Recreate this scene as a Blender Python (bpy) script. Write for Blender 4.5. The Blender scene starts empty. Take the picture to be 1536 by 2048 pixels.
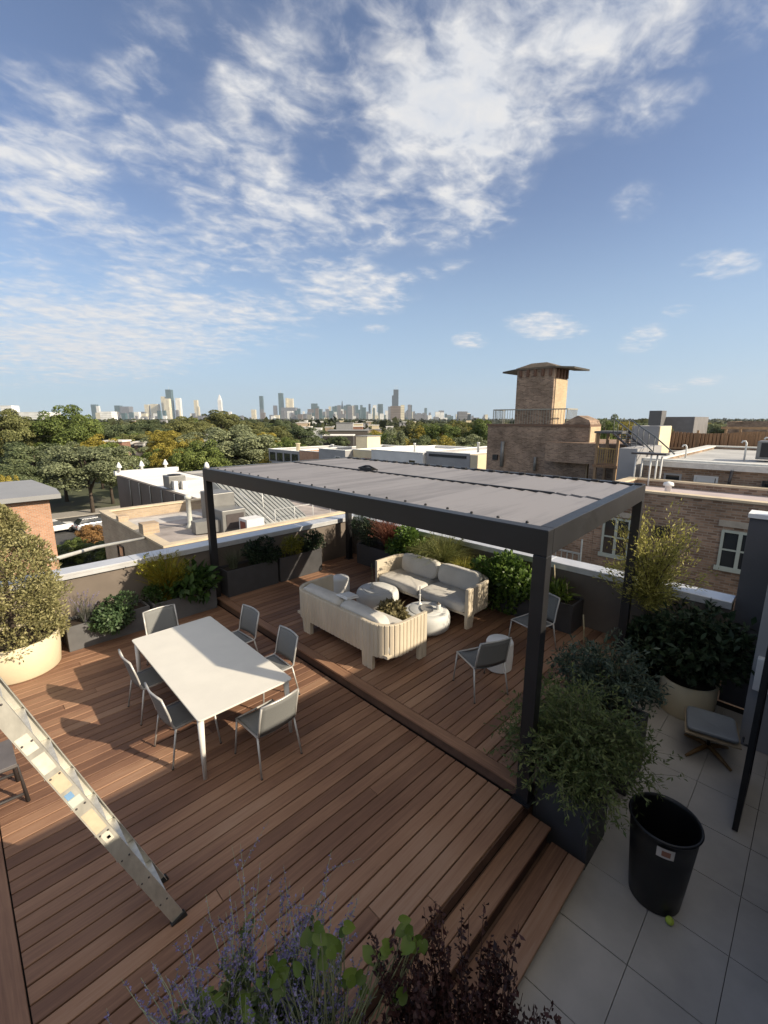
# Roof deck with pergola above a leafy city district, skyline on the horizon. Blender 4.5, builds everything itself.
SUN_E = 4.7
SKY_S = 0.10
EXPO = 0.60
CL = 6.1
BACK_FILL = 9.6
SKYT = (0.80, 0.83, 0.93, 1)
HAZE = 4.5e-5
import bpy, math, random
import numpy as np
from mathutils import Vector, Matrix
random.seed(7)
RNG = np.random.default_rng(11)
SC = bpy.context.scene
COL = SC.collection
PI = math.pi
CAMZ = 3.8
FOC, PCX, PCY, HORY = 885.0, 768.0, 1024.0, 838.0
PITCH = math.atan((PCY - HORY) / FOC)
R2 = math.sqrt(0.5)

# ---- site survey helpers: turn measured bearings into metres -------------------------------------------------
def _ray(px, py):
    a = (px - PCX) / FOC; b = -(py - PCY) / FOC
    f = math.cos(PITCH) + b * math.sin(PITCH); u = -math.sin(PITCH) + b * math.cos(PITCH)
    return (f * R2 + a * R2, f * R2 - a * R2, u)
def at_depth(px, py, D):
    d = _ray(px, py); t = D / (d[0] * R2 + d[1] * R2)
    return Vector((d[0] * t, d[1] * t, CAMZ + d[2] * t))
def at_z(px, py, z):
    d = _ray(px, py); t = (z - CAMZ) / d[2]
    return Vector((d[0] * t, d[1] * t, z))
def at_x(px, py, x):
    d = _ray(px, py); t = x / d[0]
    return Vector((x, d[1] * t, CAMZ + d[2] * t))

# ---- object bookkeeping --------------------------------------------------------------------------------------
def tag(o, label=None, cat=None, group=None, kind=None):
    if label: o['label'] = label
    if cat: o['category'] = cat
    if group: o['group'] = group
    if kind: o['kind'] = kind
    return o
def thing(name, label, cat, loc=(0, 0, 0), rz=0.0, group=None):
    o = bpy.data.objects.new(name, None); COL.objects.link(o)
    o.empty_display_size = 0.2
    o.location = loc; o.rotation_euler = (0, 0, rz)
    return tag(o, label, cat, group)
def link(name, me, parent=None, world=False):
    o = bpy.data.objects.new(name, me); COL.objects.link(o)
    if parent is not None:
        o.parent = parent
        if world:
            p = parent; off = Vector((0, 0, 0))
            while p is not None:
                off += p.location; p = p.parent
            o.location = -off
    return o
def copy_tree(o, parent=None):
    c = o.copy(); COL.objects.link(c); c.parent = parent
    for ch in list(o.children): copy_tree(ch, c)
    return c

class MB:
    """collects faces, builds ONE mesh"""
    def __init__(s): s.v = []; s.f = []; s.sm = []
    def add(s, vs, fs, smooth=False, M=None):
        b = len(s.v)
        for p in vs:
            s.v.append(tuple(M @ Vector(p)) if M is not None else tuple(p))
        for f in fs: s.f.append(tuple(b + i for i in f)); s.sm.append(smooth)
        return s
    def box(s, x0, x1, y0, y1, z0, z1, M=None, ch=0.0):
        if ch <= 0:
            vs = [(x0,y0,z0),(x1,y0,z0),(x1,y1,z0),(x0,y1,z0),(x0,y0,z1),(x1,y0,z1),(x1,y1,z1),(x0,y1,z1)]
            fs = [(3,2,1,0),(4,5,6,7),(0,1,5,4),(1,2,6,5),(2,3,7,6),(3,0,4,7)]
        else:
            c = ch
            vs = [(x0,y0,z0),(x1,y0,z0),(x1,y1,z0),(x0,y1,z0),(x0,y0,z1-c),(x1,y0,z1-c),(x1,y1,z1-c),(x0,y1,z1-c),
                  (x0+c,y0+c,z1),(x1-c,y0+c,z1),(x1-c,y1-c,z1),(x0+c,y1-c,z1)]
            fs = [(3,2,1,0),(0,1,5,4),(1,2,6,5),(2,3,7,6),(3,0,4,7),(4,5,9,8),(5,6,10,9),(6,7,11,10),(7,4,8,11),(8,9,10,11)]
        return s.add(vs, fs, False, M)
    def prism(s, poly, z0, z1, M=None, smooth=False):
        n = len(poly)
        vs = [(p[0],p[1],z0) for p in poly] + [(p[0],p[1],z1) for p in poly]
        fs = [tuple(range(n-1,-1,-1)), tuple(range(n,2*n))]
        s.add(vs, fs, False, M)
        b = len(s.v) - 2*n
        for i in range(n):
            j = (i+1) % n
            s.f.append((b+i,b+j,b+n+j,b+n+i)); s.sm.append(smooth)
        return s
    def tube(s, pts, r, n=8, cap=True, M=None, squash=None):
        pts = [Vector(p) for p in pts]; k = len(pts)
        rs = r if isinstance(r, (list, tuple)) else [r]*k
        vs = []; up = None
        for i, p in enumerate(pts):
            t = (pts[min(i+1,k-1)] - pts[max(i-1,0)]).normalized()
            if up is None:
                up = Vector((0,0,1)) if abs(t.z) < .9 else Vector((1,0,0))
            a = t.cross(up)
            if a.length < 1e-5: a = t.orthogonal()
            a.normalize(); b = a.cross(t).normalized(); up = b
            for j in range(n):
                w = 2*PI*j/n
                vs.append(p + rs[i]*(math.cos(w)*a + math.sin(w)*b))
        fs = []
        for i in range(k-1):
            for j in range(n):
                j2 = (j+1) % n
                fs.append((i*n+j, i*n+j2, (i+1)*n+j2, (i+1)*n+j))
        s.add(vs, fs, True, M)
        if cap:
            b = len(s.v) - k*n
            s.f.append(tuple(b+j for j in range(n-1,-1,-1))); s.sm.append(False)
            s.f.append(tuple(b+(k-1)*n+j for j in range(n))); s.sm.append(False)
        return s
    def lathe(s, prof, n=40, M=None, smooth=True, capb=True, capt=True, rf=None):
        k = len(prof); vs = []
        for (r, z) in prof:
            for j in range(n):
                w = 2*PI*j/n; rr = r*(rf(w) if rf else 1.0)
                vs.append((rr*math.cos(w), rr*math.sin(w), z))
        fs = []
        for i in range(k-1):
            for j in range(n):
                j2 = (j+1) % n
                fs.append((i*n+j, i*n+j2, (i+1)*n+j2, (i+1)*n+j))
        s.add(vs, fs, smooth, M); b = len(s.v) - k*n
        if capb: s.f.append(tuple(b+j for j in range(n-1,-1,-1))); s.sm.append(False)
        if capt: s.f.append(tuple(b+(k-1)*n+j for j in range(n))); s.sm.append(False)
        return s
    def sphere(s, c, r, n=14, m=8, M=None):
        rx, ry, rz = r if isinstance(r, (tuple, list)) else (r, r, r)
        vs = []
        for i in range(m+1):
            t = PI*i/m
            for j in range(n):
                w = 2*PI*j/n
                vs.append((c[0]+rx*math.sin(t)*math.cos(w), c[1]+ry*math.sin(t)*math.sin(w), c[2]-rz*math.cos(t)))
        fs = []
        for i in range(m):
            for j in range(n):
                j2 = (j+1) % n
                fs.append((i*n+j, i*n+j2, (i+1)*n+j2, (i+1)*n+j))
        return s.add(vs, fs, True, M)
    def mesh(s, name, mat):
        me = bpy.data.meshes.new(name)
        me.from_pydata(s.v, [], s.f); me.validate(verbose=False)
        if len(me.polygons) == len(s.sm): me.polygons.foreach_set('use_smooth', s.sm)
        if mat: me.materials.append(mat)
        me.update(); return me
    def build(s, name, mat, parent=None, world=False, bevel=0.0, seg=2):
        o = link(name, s.mesh(name, mat), parent, world)
        if bevel:
            m = o.modifiers.new('edge', 'BEVEL'); m.width = bevel; m.segments = seg; m.limit_method = 'ANGLE'; m.angle_limit = 0.7
            m.harden_normals = False
        return o
def ground_obj(name, mb, mat, bevel=0.0):
    return tag(mb.build(name, mat, bevel=bevel), kind='structure')
def origin_to(o, loc):
    loc = Vector(loc); o.data.transform(Matrix.Translation(-loc)); o.location = loc; return o

def np_mesh(name, V, Q, mat):
    """V (n,3) float, Q (m,4) int quads"""
    me = bpy.data.meshes.new(name)
    V = np.ascontiguousarray(V, dtype=np.float32); Q = np.ascontiguousarray(Q, dtype=np.int32)
    me.vertices.add(len(V)); me.vertices.foreach_set('co', V.ravel())
    me.loops.add(Q.size); me.loops.foreach_set('vertex_index', Q.ravel())
    me.polygons.add(len(Q))
    me.polygons.foreach_set('loop_start', np.arange(0, Q.size, 4, dtype=np.int32))
    me.polygons.foreach_set('loop_total', np.full(len(Q), 4, dtype=np.int32))
    me.update(calc_edges=True)
    if mat: me.materials.append(mat)
    return me
def unit(a): return a / np.maximum(np.linalg.norm(a, axis=1, keepdims=True), 1e-9)
def leaf_arrays(P, D, size, aspect=0.5, fold=0.25, rng=RNG, nrm=None):
    """leaves: P base points, D directions the leaf points to. folded rhombus of two quads-ish (one quad w/ lifted sides)"""
    n = len(P); D = unit(D)
    R = unit(np.cross(D, rng.normal(size=(n,3)) if nrm is None else nrm))
    N = np.cross(R, D)
    L = (np.asarray(size) * np.ones(n))[:, None]
    W = L * aspect
    V = np.empty((n, 4, 3))
    V[:,0] = P
    V[:,1] = P + D*L*0.5 + R*W*0.5 + N*W*fold
    V[:,2] = P + D*L
    V[:,3] = P + D*L*0.5 - R*W*0.5 + N*W*fold
    Q = np.arange(n*4).reshape(n, 4)
    return V.reshape(-1, 3), Q
def join_np(parts):
    Vs = []; Qs = []; b = 0
    for V, Q in parts:
        Vs.append(V); Qs.append(Q + b); b += len(V)
    return np.concatenate(Vs), np.concatenate(Qs)
def strip_arrays(paths, widths, rng=RNG):
    """paths (n,k,3): blades, each a k-point ribbon tapering to the tip"""
    n, k, _ = paths.shape
    t = paths[:,-1] - paths[:,0]
    side = unit(np.cross(t, rng.normal(size=(n,3))))
    w = widths[:, None] * np.linspace(1, 0.12, k)[None, :]
    A = paths + side[:,None,:]*w[:,:,None]*0.5
    B = paths - side[:,None,:]*w[:,:,None]*0.5
    V = np.stack([A, B], axis=2).reshape(n, k*2, 3)
    q = np.array([[2*i, 2*i+1, 2*i+3, 2*i+2] for i in range(k-1)])
    Q = (q[None] + (np.arange(n)*k*2)[:,None,None]).reshape(-1, 4)
    return V.reshape(-1, 3), Q
# ---- materials ---------------------------------------------------------------------------------------------
MATS = {}
def nt(name):
    m = bpy.data.materials.new(name); m.use_nodes = True
    t = m.node_tree; b = t.nodes['Principled BSDF']
    return m, t, b
def N(t, typ, **kw):
    n = t.nodes.new(typ)
    for k, v in kw.items():
        if k == 'ins':
            for i, x in v.items(): n.inputs[i].default_value = x
        else: setattr(n, k, v)
    return n
def ramp(t, stops):
    r = t.nodes.new('ShaderNodeValToRGB'); e = r.color_ramp.elements
    while len(e) < len(stops): e.new(0.5)
    for i, (p, c) in enumerate(stops):
        e[i].position = p; e[i].color = (c[0], c[1], c[2], 1)
    return r
def shade(c, k): return tuple(min(1, x*k) for x in c)
def plain(name, c, rough=0.5, metal=0.0, var=0.12, scale=6.0, bump=0.0, bscale=60.0, spec=0.5, stretch=None):
    """surface with soft cloudy wear of the same hue and optional fine bump"""
    if name in MATS: return MATS[name]
    m, t, b = nt(name); L = t.links
    tc = N(t, 'ShaderNodeTexCoord'); no = N(t, 'ShaderNodeTexNoise', ins={'Scale': scale, 'Detail': 5.0, 'Roughness': 0.6})
    src = tc.outputs['Object']
    if stretch:
        mp = N(t, 'ShaderNodeMapping'); mp.inputs['Scale'].default_value = stretch; L.new(src, mp.inputs[0]); src = mp.outputs[0]
    L.new(src, no.inputs['Vector'])
    r = ramp(t, [(0.3, shade(c, 1-var)), (0.7, shade(c, 1+var))])
    L.new(no.outputs['Fac'], r.inputs[0]); L.new(r.outputs[0], b.inputs['Base Color'])
    mr = N(t, 'ShaderNodeMapRange', ins={3: max(0.02, rough-0.1), 4: min(1, rough+0.1)}); L.new(no.outputs['Fac'], mr.inputs[0]); L.new(mr.outputs[0], b.inputs['Roughness'])
    b.inputs['Metallic'].default_value = metal; b.inputs['Specular IOR Level'].default_value = spec
    if bump:
        n2 = N(t, 'ShaderNodeTexNoise', ins={'Scale': bscale, 'Detail': 3.0}); L.new(src, n2.inputs['Vector'])
        bp = N(t, 'ShaderNodeBump', ins={'Strength': bump, 'Distance': 0.01}); L.new(n2.outputs['Fac'], bp.inputs['Height']); L.new(bp.outputs[0], b.inputs['Normal'])
    MATS[name] = m; return m
def wood(name, cols, axis='X', rough=0.50, island=True):
    """boards: tone per board (island) plus grain stretched along the board"""
    m, t, b = nt(name); L = t.links
    tc = N(t, 'ShaderNodeTexCoord'); geo = N(t, 'ShaderNodeNewGeometry')
    # shift the grain for each board
    sh = N(t, 'ShaderNodeVectorMath', operation='MULTIPLY_ADD'); 
    cx = N(t, 'ShaderNodeCombineXYZ'); 
    for i in range(3): L.new(geo.outputs['Random Per Island'], cx.inputs[i])
    L.new(cx.outputs[0], sh.inputs[0]); sh.inputs[1].default_value = (37, 53, 11); L.new(tc.outputs['Object'], sh.inputs[2])
    mp = N(t, 'ShaderNodeMapping'); mp.inputs['Scale'].default_value = (1.2, 26, 26) if axis == 'X' else ((26, 1.2, 26) if axis == 'Y' else (26, 26, 1.2))
    L.new(sh.outputs[0], mp.inputs[0])
    no = N(t, 'ShaderNodeTexNoise', ins={'Scale': 1.6, 'Detail': 7.0, 'Roughness': 0.65, 'Distortion': 0.6}); L.new(mp.outputs[0], no.inputs['Vector'])
    bl = N(t, 'ShaderNodeTexNoise', ins={'Scale': 0.9, 'Detail': 4.0}); L.new(tc.outputs['Object'], bl.inputs['Vector'])
    a1 = N(t, 'ShaderNodeMath', operation='MULTIPLY_ADD', ins={1: 0.36, 2: 0.03}); L.new(geo.outputs['Random Per Island'], a1.inputs[0])
    a2 = N(t, 'ShaderNodeMath', operation='MULTIPLY_ADD', ins={1: 0.55}); L.new(no.outputs['Fac'], a2.inputs[0]); L.new(a1.outputs[0], a2.inputs[2])
    a3 = N(t, 'ShaderNodeMath', operation='MULTIPLY_ADD', ins={1: 0.50}); L.new(bl.outputs['Fac'], a3.inputs[0]); L.new(a2.outputs[0], a3.inputs[2])
    a4 = N(t, 'ShaderNodeMath', operation='SUBTRACT', ins={1: 0.24}); L.new(a3.outputs[0], a4.inputs[0])
    r = ramp(t, [(0.12, cols[0]), (0.4, cols[1]), (0.62, cols[2]), (0.9, cols[3])]); L.new(a4.outputs[0], r.inputs[0])
    L.new(r.outputs[0], b.inputs['Base Color'])
    mr = N(t, 'ShaderNodeMapRange', ins={3: rough-0.12, 4: rough+0.2}); L.new(no.outputs['Fac'], mr.inputs[0]); L.new(mr.outputs[0], b.inputs['Roughness'])
    b.inputs['Specular IOR Level'].default_value = 0.35
    bp = N(t, 'ShaderNodeBump', ins={'Strength': 0.25, 'Distance': 0.004}); L.new(no.outputs['Fac'], bp.inputs['Height']); L.new(bp.outputs[0], b.inputs['Normal'])
    MATS[name] = m; return m
def leafmat(name, cols, trans=0.3, rough=0.5, scale=1.5, obj=0.15):
    m, t, b = nt(name); L = t.links
    geo = N(t, 'ShaderNodeNewGeometry'); tc = N(t, 'ShaderNodeTexCoord'); oi = N(t, 'ShaderNodeObjectInfo')
    no = N(t, 'ShaderNodeTexNoise', ins={'Scale': scale, 'Detail': 2.0}); L.new(tc.outputs['Object'], no.inputs['Vector'])
    a = N(t, 'ShaderNodeMath', operation='MULTIPLY_ADD', ins={1: 0.55}); L.new(geo.outputs['Random Per Island'], a.inputs[0])
    a0 = N(t, 'ShaderNodeMath', operation='MULTIPLY_ADD', ins={1: 0.9, 2: -0.25}); L.new(no.outputs['Fac'], a0.inputs[0]); L.new(a0.outputs[0], a.inputs[2])
    a2 = N(t, 'ShaderNodeMath', operation='MULTIPLY_ADD', ins={1: obj}); L.new(oi.outputs['Random'], a2.inputs[0]); L.new(a.outputs[0], a2.inputs[2])
    k = len(cols); r = ramp(t, [(0.1 + 0.8*i/(k-1), c) for i, c in enumerate(cols)]); L.new(a2.outputs[0], r.inputs[0])
    L.new(r.outputs[0], b.inputs['Base Color']); b.inputs['Roughness'].default_value = rough; b.inputs['Specular IOR Level'].default_value = 0.3
    if trans > 0:
        tr = N(t, 'ShaderNodeBsdfTranslucent'); L.new(r.outputs[0], tr.inputs[0])
        mx = N(t, 'ShaderNodeMixShader', ins={0: trans}); L.new(b.outputs[0], mx.inputs[1]); L.new(tr.outputs[0], mx.inputs[2])
        L.new(mx.outputs[0], t.nodes['Material Output'].inputs[0])
    MATS[name] = m; return m
def brick(name, c1, c2, mortar, bw=0.22, bh=0.075, msize=0.012, rough=0.85, stain=0.25):
    m, t, b = nt(name); L = t.links
    tc = N(t, 'ShaderNodeTexCoord'); sp = N(t, 'ShaderNodeSeparateXYZ'); L.new(tc.outputs['Object'], sp.inputs[0])
    ad = N(t, 'ShaderNodeMath', operation='ADD'); L.new(sp.outputs[0], ad.inputs[0]); L.new(sp.outputs[1], ad.inputs[1])
    cb = N(t, 'ShaderNodeCombineXYZ'); L.new(ad.outputs[0], cb.inputs[0]); L.new(sp.outputs[2], cb.inputs[1])
    br = N(t, 'ShaderNodeTexBrick', ins={'Color1': (*c1, 1), 'Color2': (*c2, 1), 'Mortar': (*mortar, 1), 'Scale': 1.0, 'Mortar Size': msize, 'Bias': 0.0, 'Brick Width': bw, 'Row Height': bh})
    L.new(cb.outputs[0], br.inputs['Vector'])
    no = N(t, 'ShaderNodeTexNoise', ins={'Scale': 0.7, 'Detail': 6.0, 'Roughness': 0.65}); L.new(tc.outputs['Object'], no.inputs['Vector'])
    r = ramp(t, [(0.3, (1-stain,)*3), (0.7, (1+stain*0.5,)*3)]); L.new(no.outputs['Fac'], r.inputs[0])
    mx = N(t, 'ShaderNodeMix', data_type='RGBA', blend_type='MULTIPLY'); mx.inputs[0].default_value = 1.0
    L.new(br.outputs['Color'], mx.inputs[6]); L.new(r.outputs[0], mx.inputs[7]); L.new(mx.outputs[2], b.inputs['Base Color'])
    b.inputs['Roughness'].default_value = rough; b.inputs['Specular IOR Level'].default_value = 0.2
    bp = N(t, 'ShaderNodeBump', ins={'Strength': 0.4, 'Distance': 0.01}); L.new(br.outputs['Fac'], bp.inputs['Height']); bp.invert = True; L.new(bp.outputs[0], b.inputs['Normal'])
    MATS[name] = m; return m
def stripes(name, c1, c2, freq, axis, rough=0.5, metal=0.0):
    """fine woven or ribbed surface"""
    m, t, b = nt(name); L = t.links
    tc = N(t, 'ShaderNodeTexCoord'); w = N(t, 'ShaderNodeTexWave', wave_type='BANDS', bands_direction=axis, ins={'Scale': freq, 'Distortion': 0.3, 'Detail': 1.0})
    L.new(tc.outputs['Object'], w.inputs['Vector'])
    r = ramp(t, [(0.3, c1), (0.7, c2)]); L.new(w.outputs['Fac'], r.inputs[0]); L.new(r.outputs[0], b.inputs['Base Color'])
    b.inputs['Roughness'].default_value = rough; b.inputs['Metallic'].default_value = metal
    bp = N(t, 'ShaderNodeBump', ins={'Strength': 0.3, 'Distance': 0.003}); L.new(w.outputs['Fac'], bp.inputs['Height']); L.new(bp.outputs[0], b.inputs['Normal'])
    MATS[name] = m; return m

IPE = [(0.088,0.046,0.030), (0.188,0.100,0.063), (0.30,0.170,0.104), (0.41,0.270,0.185)]
deck_mat = wood('ipe_boards', IPE, 'X')
deck_y = wood('ipe_boards_across', IPE, 'Y')
wood_shadow = plain('ipe_riser_shade', (0.11,0.06,0.04), 0.8, var=0.3, scale=6)  # riser wood darkened, the step's shade put into its colour
joist = plain('joist_dark', (0.012,0.01,0.009), 0.9)
tile_mat = plain('porcelain_paver', (0.40,0.375,0.34), 0.6, var=0.25, scale=0.9, bump=0.05, bscale=90)
parapet_mat = plain('parapet_render', (0.165,0.137,0.115), 0.85, var=0.14, scale=1.6, bump=0.15, bscale=120)
wallgrey = plain('wall_grey_panel', (0.10,0.10,0.11), 0.6, var=0.1, scale=1.2)
palegrey = plain('pale_grey_siding', (0.33,0.33,0.34), 0.6, var=0.08, scale=1.5)
cap_mat = plain('galvanised_cap', (0.62,0.63,0.65), 0.42, metal=0.35, var=0.08, scale=4)
planter_mat = plain('planter_charcoal', (0.052,0.052,0.056), 0.6, var=0.15, scale=5, bump=0.05)
plantermid_mat = plain('planter_slate', (0.115,0.115,0.118), 0.65, var=0.15, scale=5, bump=0.05)
soil = plain('soil', (0.03,0.02,0.013), 0.95, var=0.4, scale=30, bump=0.6, bscale=60)
creampot = plain('cream_pot', (0.68,0.60,0.42), 0.55, var=0.05, scale=3)
tablemat = plain('table_ceramic', (0.66,0.64,0.58), 0.5, var=0.05, scale=2.5)
tableframe = plain('table_frame', (0.68,0.66,0.62), 0.4, var=0.03)
chairmetal = plain('chair_frame_metal', (0.48,0.47,0.45), 0.4, metal=0.3, var=0.05)
sling = stripes('chair_sling', (0.13,0.135,0.135), (0.22,0.225,0.22), 55.0, 'Y', 0.7)
pergola_mat = plain('pergola_aluminium', (0.020,0.020,0.022), 0.42, metal=0.15, var=0.12, scale=3, spec=0.5)
def louvre_finish(name, c):
    m, t, b = nt(name); L = t.links
    tc = N(t, 'ShaderNodeTexCoord'); geo = N(t, 'ShaderNodeNewGeometry')
    mp = N(t, 'ShaderNodeMapping'); mp.inputs['Scale'].default_value = (0.5, 5, 1); L.new(tc.outputs['Object'], mp.inputs[0])
    n1 = N(t, 'ShaderNodeTexNoise', ins={'Scale': 1.4, 'Detail': 6.0, 'Roughness': 0.65}); L.new(mp.outputs[0], n1.inputs['Vector'])
    n2 = N(t, 'ShaderNodeTexNoise', ins={'Scale': 1.1, 'Detail': 4.0}); L.new(tc.outputs['Object'], n2.inputs['Vector'])
    a = N(t, 'ShaderNodeMath', operation='MULTIPLY_ADD', ins={1: 0.35}); L.new(geo.outputs['Random Per Island'], a.inputs[0]); L.new(n1.outputs['Fac'], a.inputs[2])
    a2 = N(t, 'ShaderNodeMath', operation='MULTIPLY_ADD', ins={1: 0.5}); L.new(n2.outputs['Fac'], a2.inputs[0]); L.new(a.outputs[0], a2.inputs[2])
    r = ramp(t, [(0.55, shade(c, 0.78)), (1.15/1.4, c), (1.0, shade(c, 1.2))]); L.new(a2.outputs[0], r.inputs[0]); L.new(r.outputs[0], b.inputs['Base Color'])
    b.inputs['Roughness'].default_value = 0.55; b.inputs['Metallic'].default_value = 0.1
    return m
louvre_mat = louvre_finish('pergola_louvre', (0.20,0.19,0.192))
sofaframe = plain('sofa_slats', (0.58,0.51,0.40), 0.7, var=0.12, scale=5, bump=0.15, bscale=80, stretch=(1,1,0.3))
cushion = plain('sofa_cushion', (0.60,0.58,0.54), 0.95, var=0.08, scale=4, bump=0.5, bscale=14)
whitefab = plain('white_fabric', (0.72,0.73,0.74), 0.9, var=0.04, scale=6, bump=0.1, bscale=200)
pebble = plain('pebble_concrete', (0.60,0.61,0.60), 0.6, var=0.06, scale=5)
whitecer = plain('white_ceramic', (0.78,0.78,0.76), 0.35, var=0.03)
binmat = plain('black_bin_plastic', (0.006,0.006,0.007), 0.45, var=0.2, scale=6)
paper = plain('sticker_paper', (0.62,0.56,0.50), 0.6, var=0.05)
alu = plain('ladder_aluminium', (0.62,0.60,0.53), 0.42, metal=0.45, var=0.18, scale=14, stretch=(1,1,0.4))
darkmetal = plain('dark_metal', (0.06,0.055,0.055), 0.45, metal=0.3)
blackmat = plain('black_trim', (0.012,0.012,0.013), 0.5)
rubber = plain('rubber_foot', (0.02,0.02,0.02), 0.8)
glass = plain('window_glass', (0.025,0.03,0.034), 0.06, var=0.3, scale=0.8, spec=0.8)
sageframe = plain('window_frame_sage', (0.40,0.45,0.41), 0.5, var=0.05)
bark = plain('bark', (0.085,0.065,0.05), 0.9, var=0.3, scale=8, bump=0.5, bscale=20)
stemmat = plain('plant_stem', (0.12,0.13,0.06), 0.7, var=0.2)
stemsilver = plain('sage_stem', (0.24,0.27,0.17), 0.7, var=0.15)
bamboo = plain('bamboo_cane', (0.42,0.36,0.22), 0.6, var=0.15)
lavmat = leafmat('sage_flower', [(0.12,0.10,0.23), (0.21,0.18,0.36), (0.32,0.29,0.46)], 0.2, 0.7, 6)
# ---- decks, steps, paving ------------------------------------------------------------------------------------
RZ = 0.13           # raised deck level
TZ = -0.45          # terrace level
def boards(x0, x1, y0, y1, z, pitch=0.14, gap=0.0135, axis='X', th=0.028):
    mb = MB()
    a0, a1 = (y0, y1) if axis == 'X' else (x0, x1)
    n = max(1, round((a1 - a0) / pitch)); p = (a1 - a0) / n
    for i in range(n):
        u0 = a0 + i*p + gap/2; u1 = a0 + (i+1)*p - gap/2; dz = random.uniform(-0.0012, 0.0012)
        if axis == 'X' and x1-x0 > 3 and random.random() < 0.2:      # butt joint over a joist
            j = x0 + round((x1-x0)*random.uniform(0.2, 0.8)/0.4)*0.4
            mb.box(x0, j-0.002, u0, u1, z-th+dz, z+dz, ch=0.004); mb.box(j+0.002, x1, u0, u1, z-th-dz, z-dz, ch=0.004)
        elif axis == 'X': mb.box(x0, x1, u0, u1, z-th+dz, z+dz, ch=0.004)
        else: mb.box(u0, u1, y0, y1, z-th+dz, z+dz, ch=0.004)
    return mb
ground_obj('main_deck', boards(-0.105, 3.655, 1.655, 8.99, 0), deck_mat)
ground_obj('deck_border', boards(-0.26, -0.113, 1.655, 8.99, 0, 0.147, 0.004, 'Y'), deck_y)
ground_obj('side_deck', boards(-3.2, -0.268, 1.655, 8.99, 0), deck_mat)
ground_obj('deck_base', MB().box(-3.2, 3.655, 1.70, 8.99, TZ, -0.032), joist)
ground_obj('raised_deck', boards(3.84, 7.80, 1.655, 8.99, RZ), deck_mat)
ground_obj('raised_deck_border', boards(3.685, 3.832, 1.655, 8.99, RZ, 0.147, 0.004, 'Y'), deck_y)
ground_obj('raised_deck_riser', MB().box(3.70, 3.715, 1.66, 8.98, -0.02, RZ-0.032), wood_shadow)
ground_obj('raised_deck_base', MB().box(3.72, 7.80, 1.70, 8.98, TZ, RZ-0.032), joist)
ground_obj('raised_deck_skirt', MB().box(3.72, 7.80, 1.672, 1.694, TZ, RZ-0.034), deck_mat)
# steps: two treads of two boards each, risers coloured dark for their shade
st = MB()
for (y0, y1, z) in ((1.405, 1.635, -0.15), (1.06, 1.385, -0.30)):
    w = (y1 - y0 - 0.008) / 2
    for k in range(2):
        a = y0 + k*(w + 0.008)
        st.box(-3.2, 3.74, a, a + w, z-0.03, z, ch=0.004)
ground_obj('deck_steps', st, deck_mat)
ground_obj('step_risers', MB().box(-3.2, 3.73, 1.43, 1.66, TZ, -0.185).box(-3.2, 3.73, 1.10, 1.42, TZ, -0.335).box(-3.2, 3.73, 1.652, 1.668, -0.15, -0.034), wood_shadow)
# paving: slabs with open joints over a dark bed
pv = MB(); xs = [3.28 + 0.645*k for k in range(-9, 8)]; ys = [0.545 + 0.565*k for k in range(-5, 3)]
for i in range(len(xs)-1):
    for j in range(len(ys)-1):
        dz = random.uniform(-0.0015, 0.0015)
        pv.box(xs[i]+0.0035, xs[i+1]-0.0035, ys[j]+0.002, ys[j+1]-0.002, TZ-0.03+dz, TZ+dz, ch=0.002)
ground_obj('terrace_paving', pv, tile_mat)
ground_obj('terrace_bed', MB().box(-3.2, 8.0, -3.0, 1.66, TZ-0.3, TZ-0.034), joist)
ground_obj('roof_slab', MB().box(-3.4, 8.3, -3.2, 9.3, TZ-1.2, TZ-0.31), wallgrey)

# ---- the building under the roof deck ------------------------------------------------------------------------
own = thing('roof_deck_building', 'brick building below the wooden roof deck, carrying its parapets', 'building', (0, 0, -9))
own_brick = brick('own_brick', (0.20,0.12,0.08), (0.27,0.16,0.10), (0.25,0.22,0.18))
MB().box(-3.4, 8.28, -8.0, 9.28, -9.0, TZ-1.21).build('wall', own_brick, own, world=True)

pw = thing('parapet_wall', 'grey brown parapet with metal coping along the long left side of the deck', 'wall', (2.3, 9.15, TZ))
MB().box(-3.4, 7.80, 9.0, 9.28, TZ-0.3, 1.165).build('wall_face', parapet_mat, pw, world=True)
cp = MB()
for k in range(4):
    a = -3.4 + k*2.85; cp.box(a, min(a+2.846, 8.13), 8.94, 9.34, 1.165, 1.205, ch=0.006)
cp.box(-3.4, 8.13, 8.94, 8.952, 1.10, 1.163); cp.build('coping', cap_mat, pw, world=True)
pw2 = thing('parapet_wall', 'dark parapet with bright metal coping behind the sofas and the cream pots', 'wall', (7.95, 5, TZ))
MB().box(7.82, 8.10, 0.68, 9.28, TZ-0.3, 1.168).build('wall_face', parapet_mat, pw2, world=True)
cp = MB()
for k in range(3):
    b0 = 8.93 - k*2.76; cp.box(7.77, 8.14, max(0.675, b0-2.756), b0, 1.168, 1.208, ch=0.006)
cp.box(7.77, 7.782, 0.675, 8.93, 1.10, 1.166); cp.build('coping', cap_mat, pw2, world=True)

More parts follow.
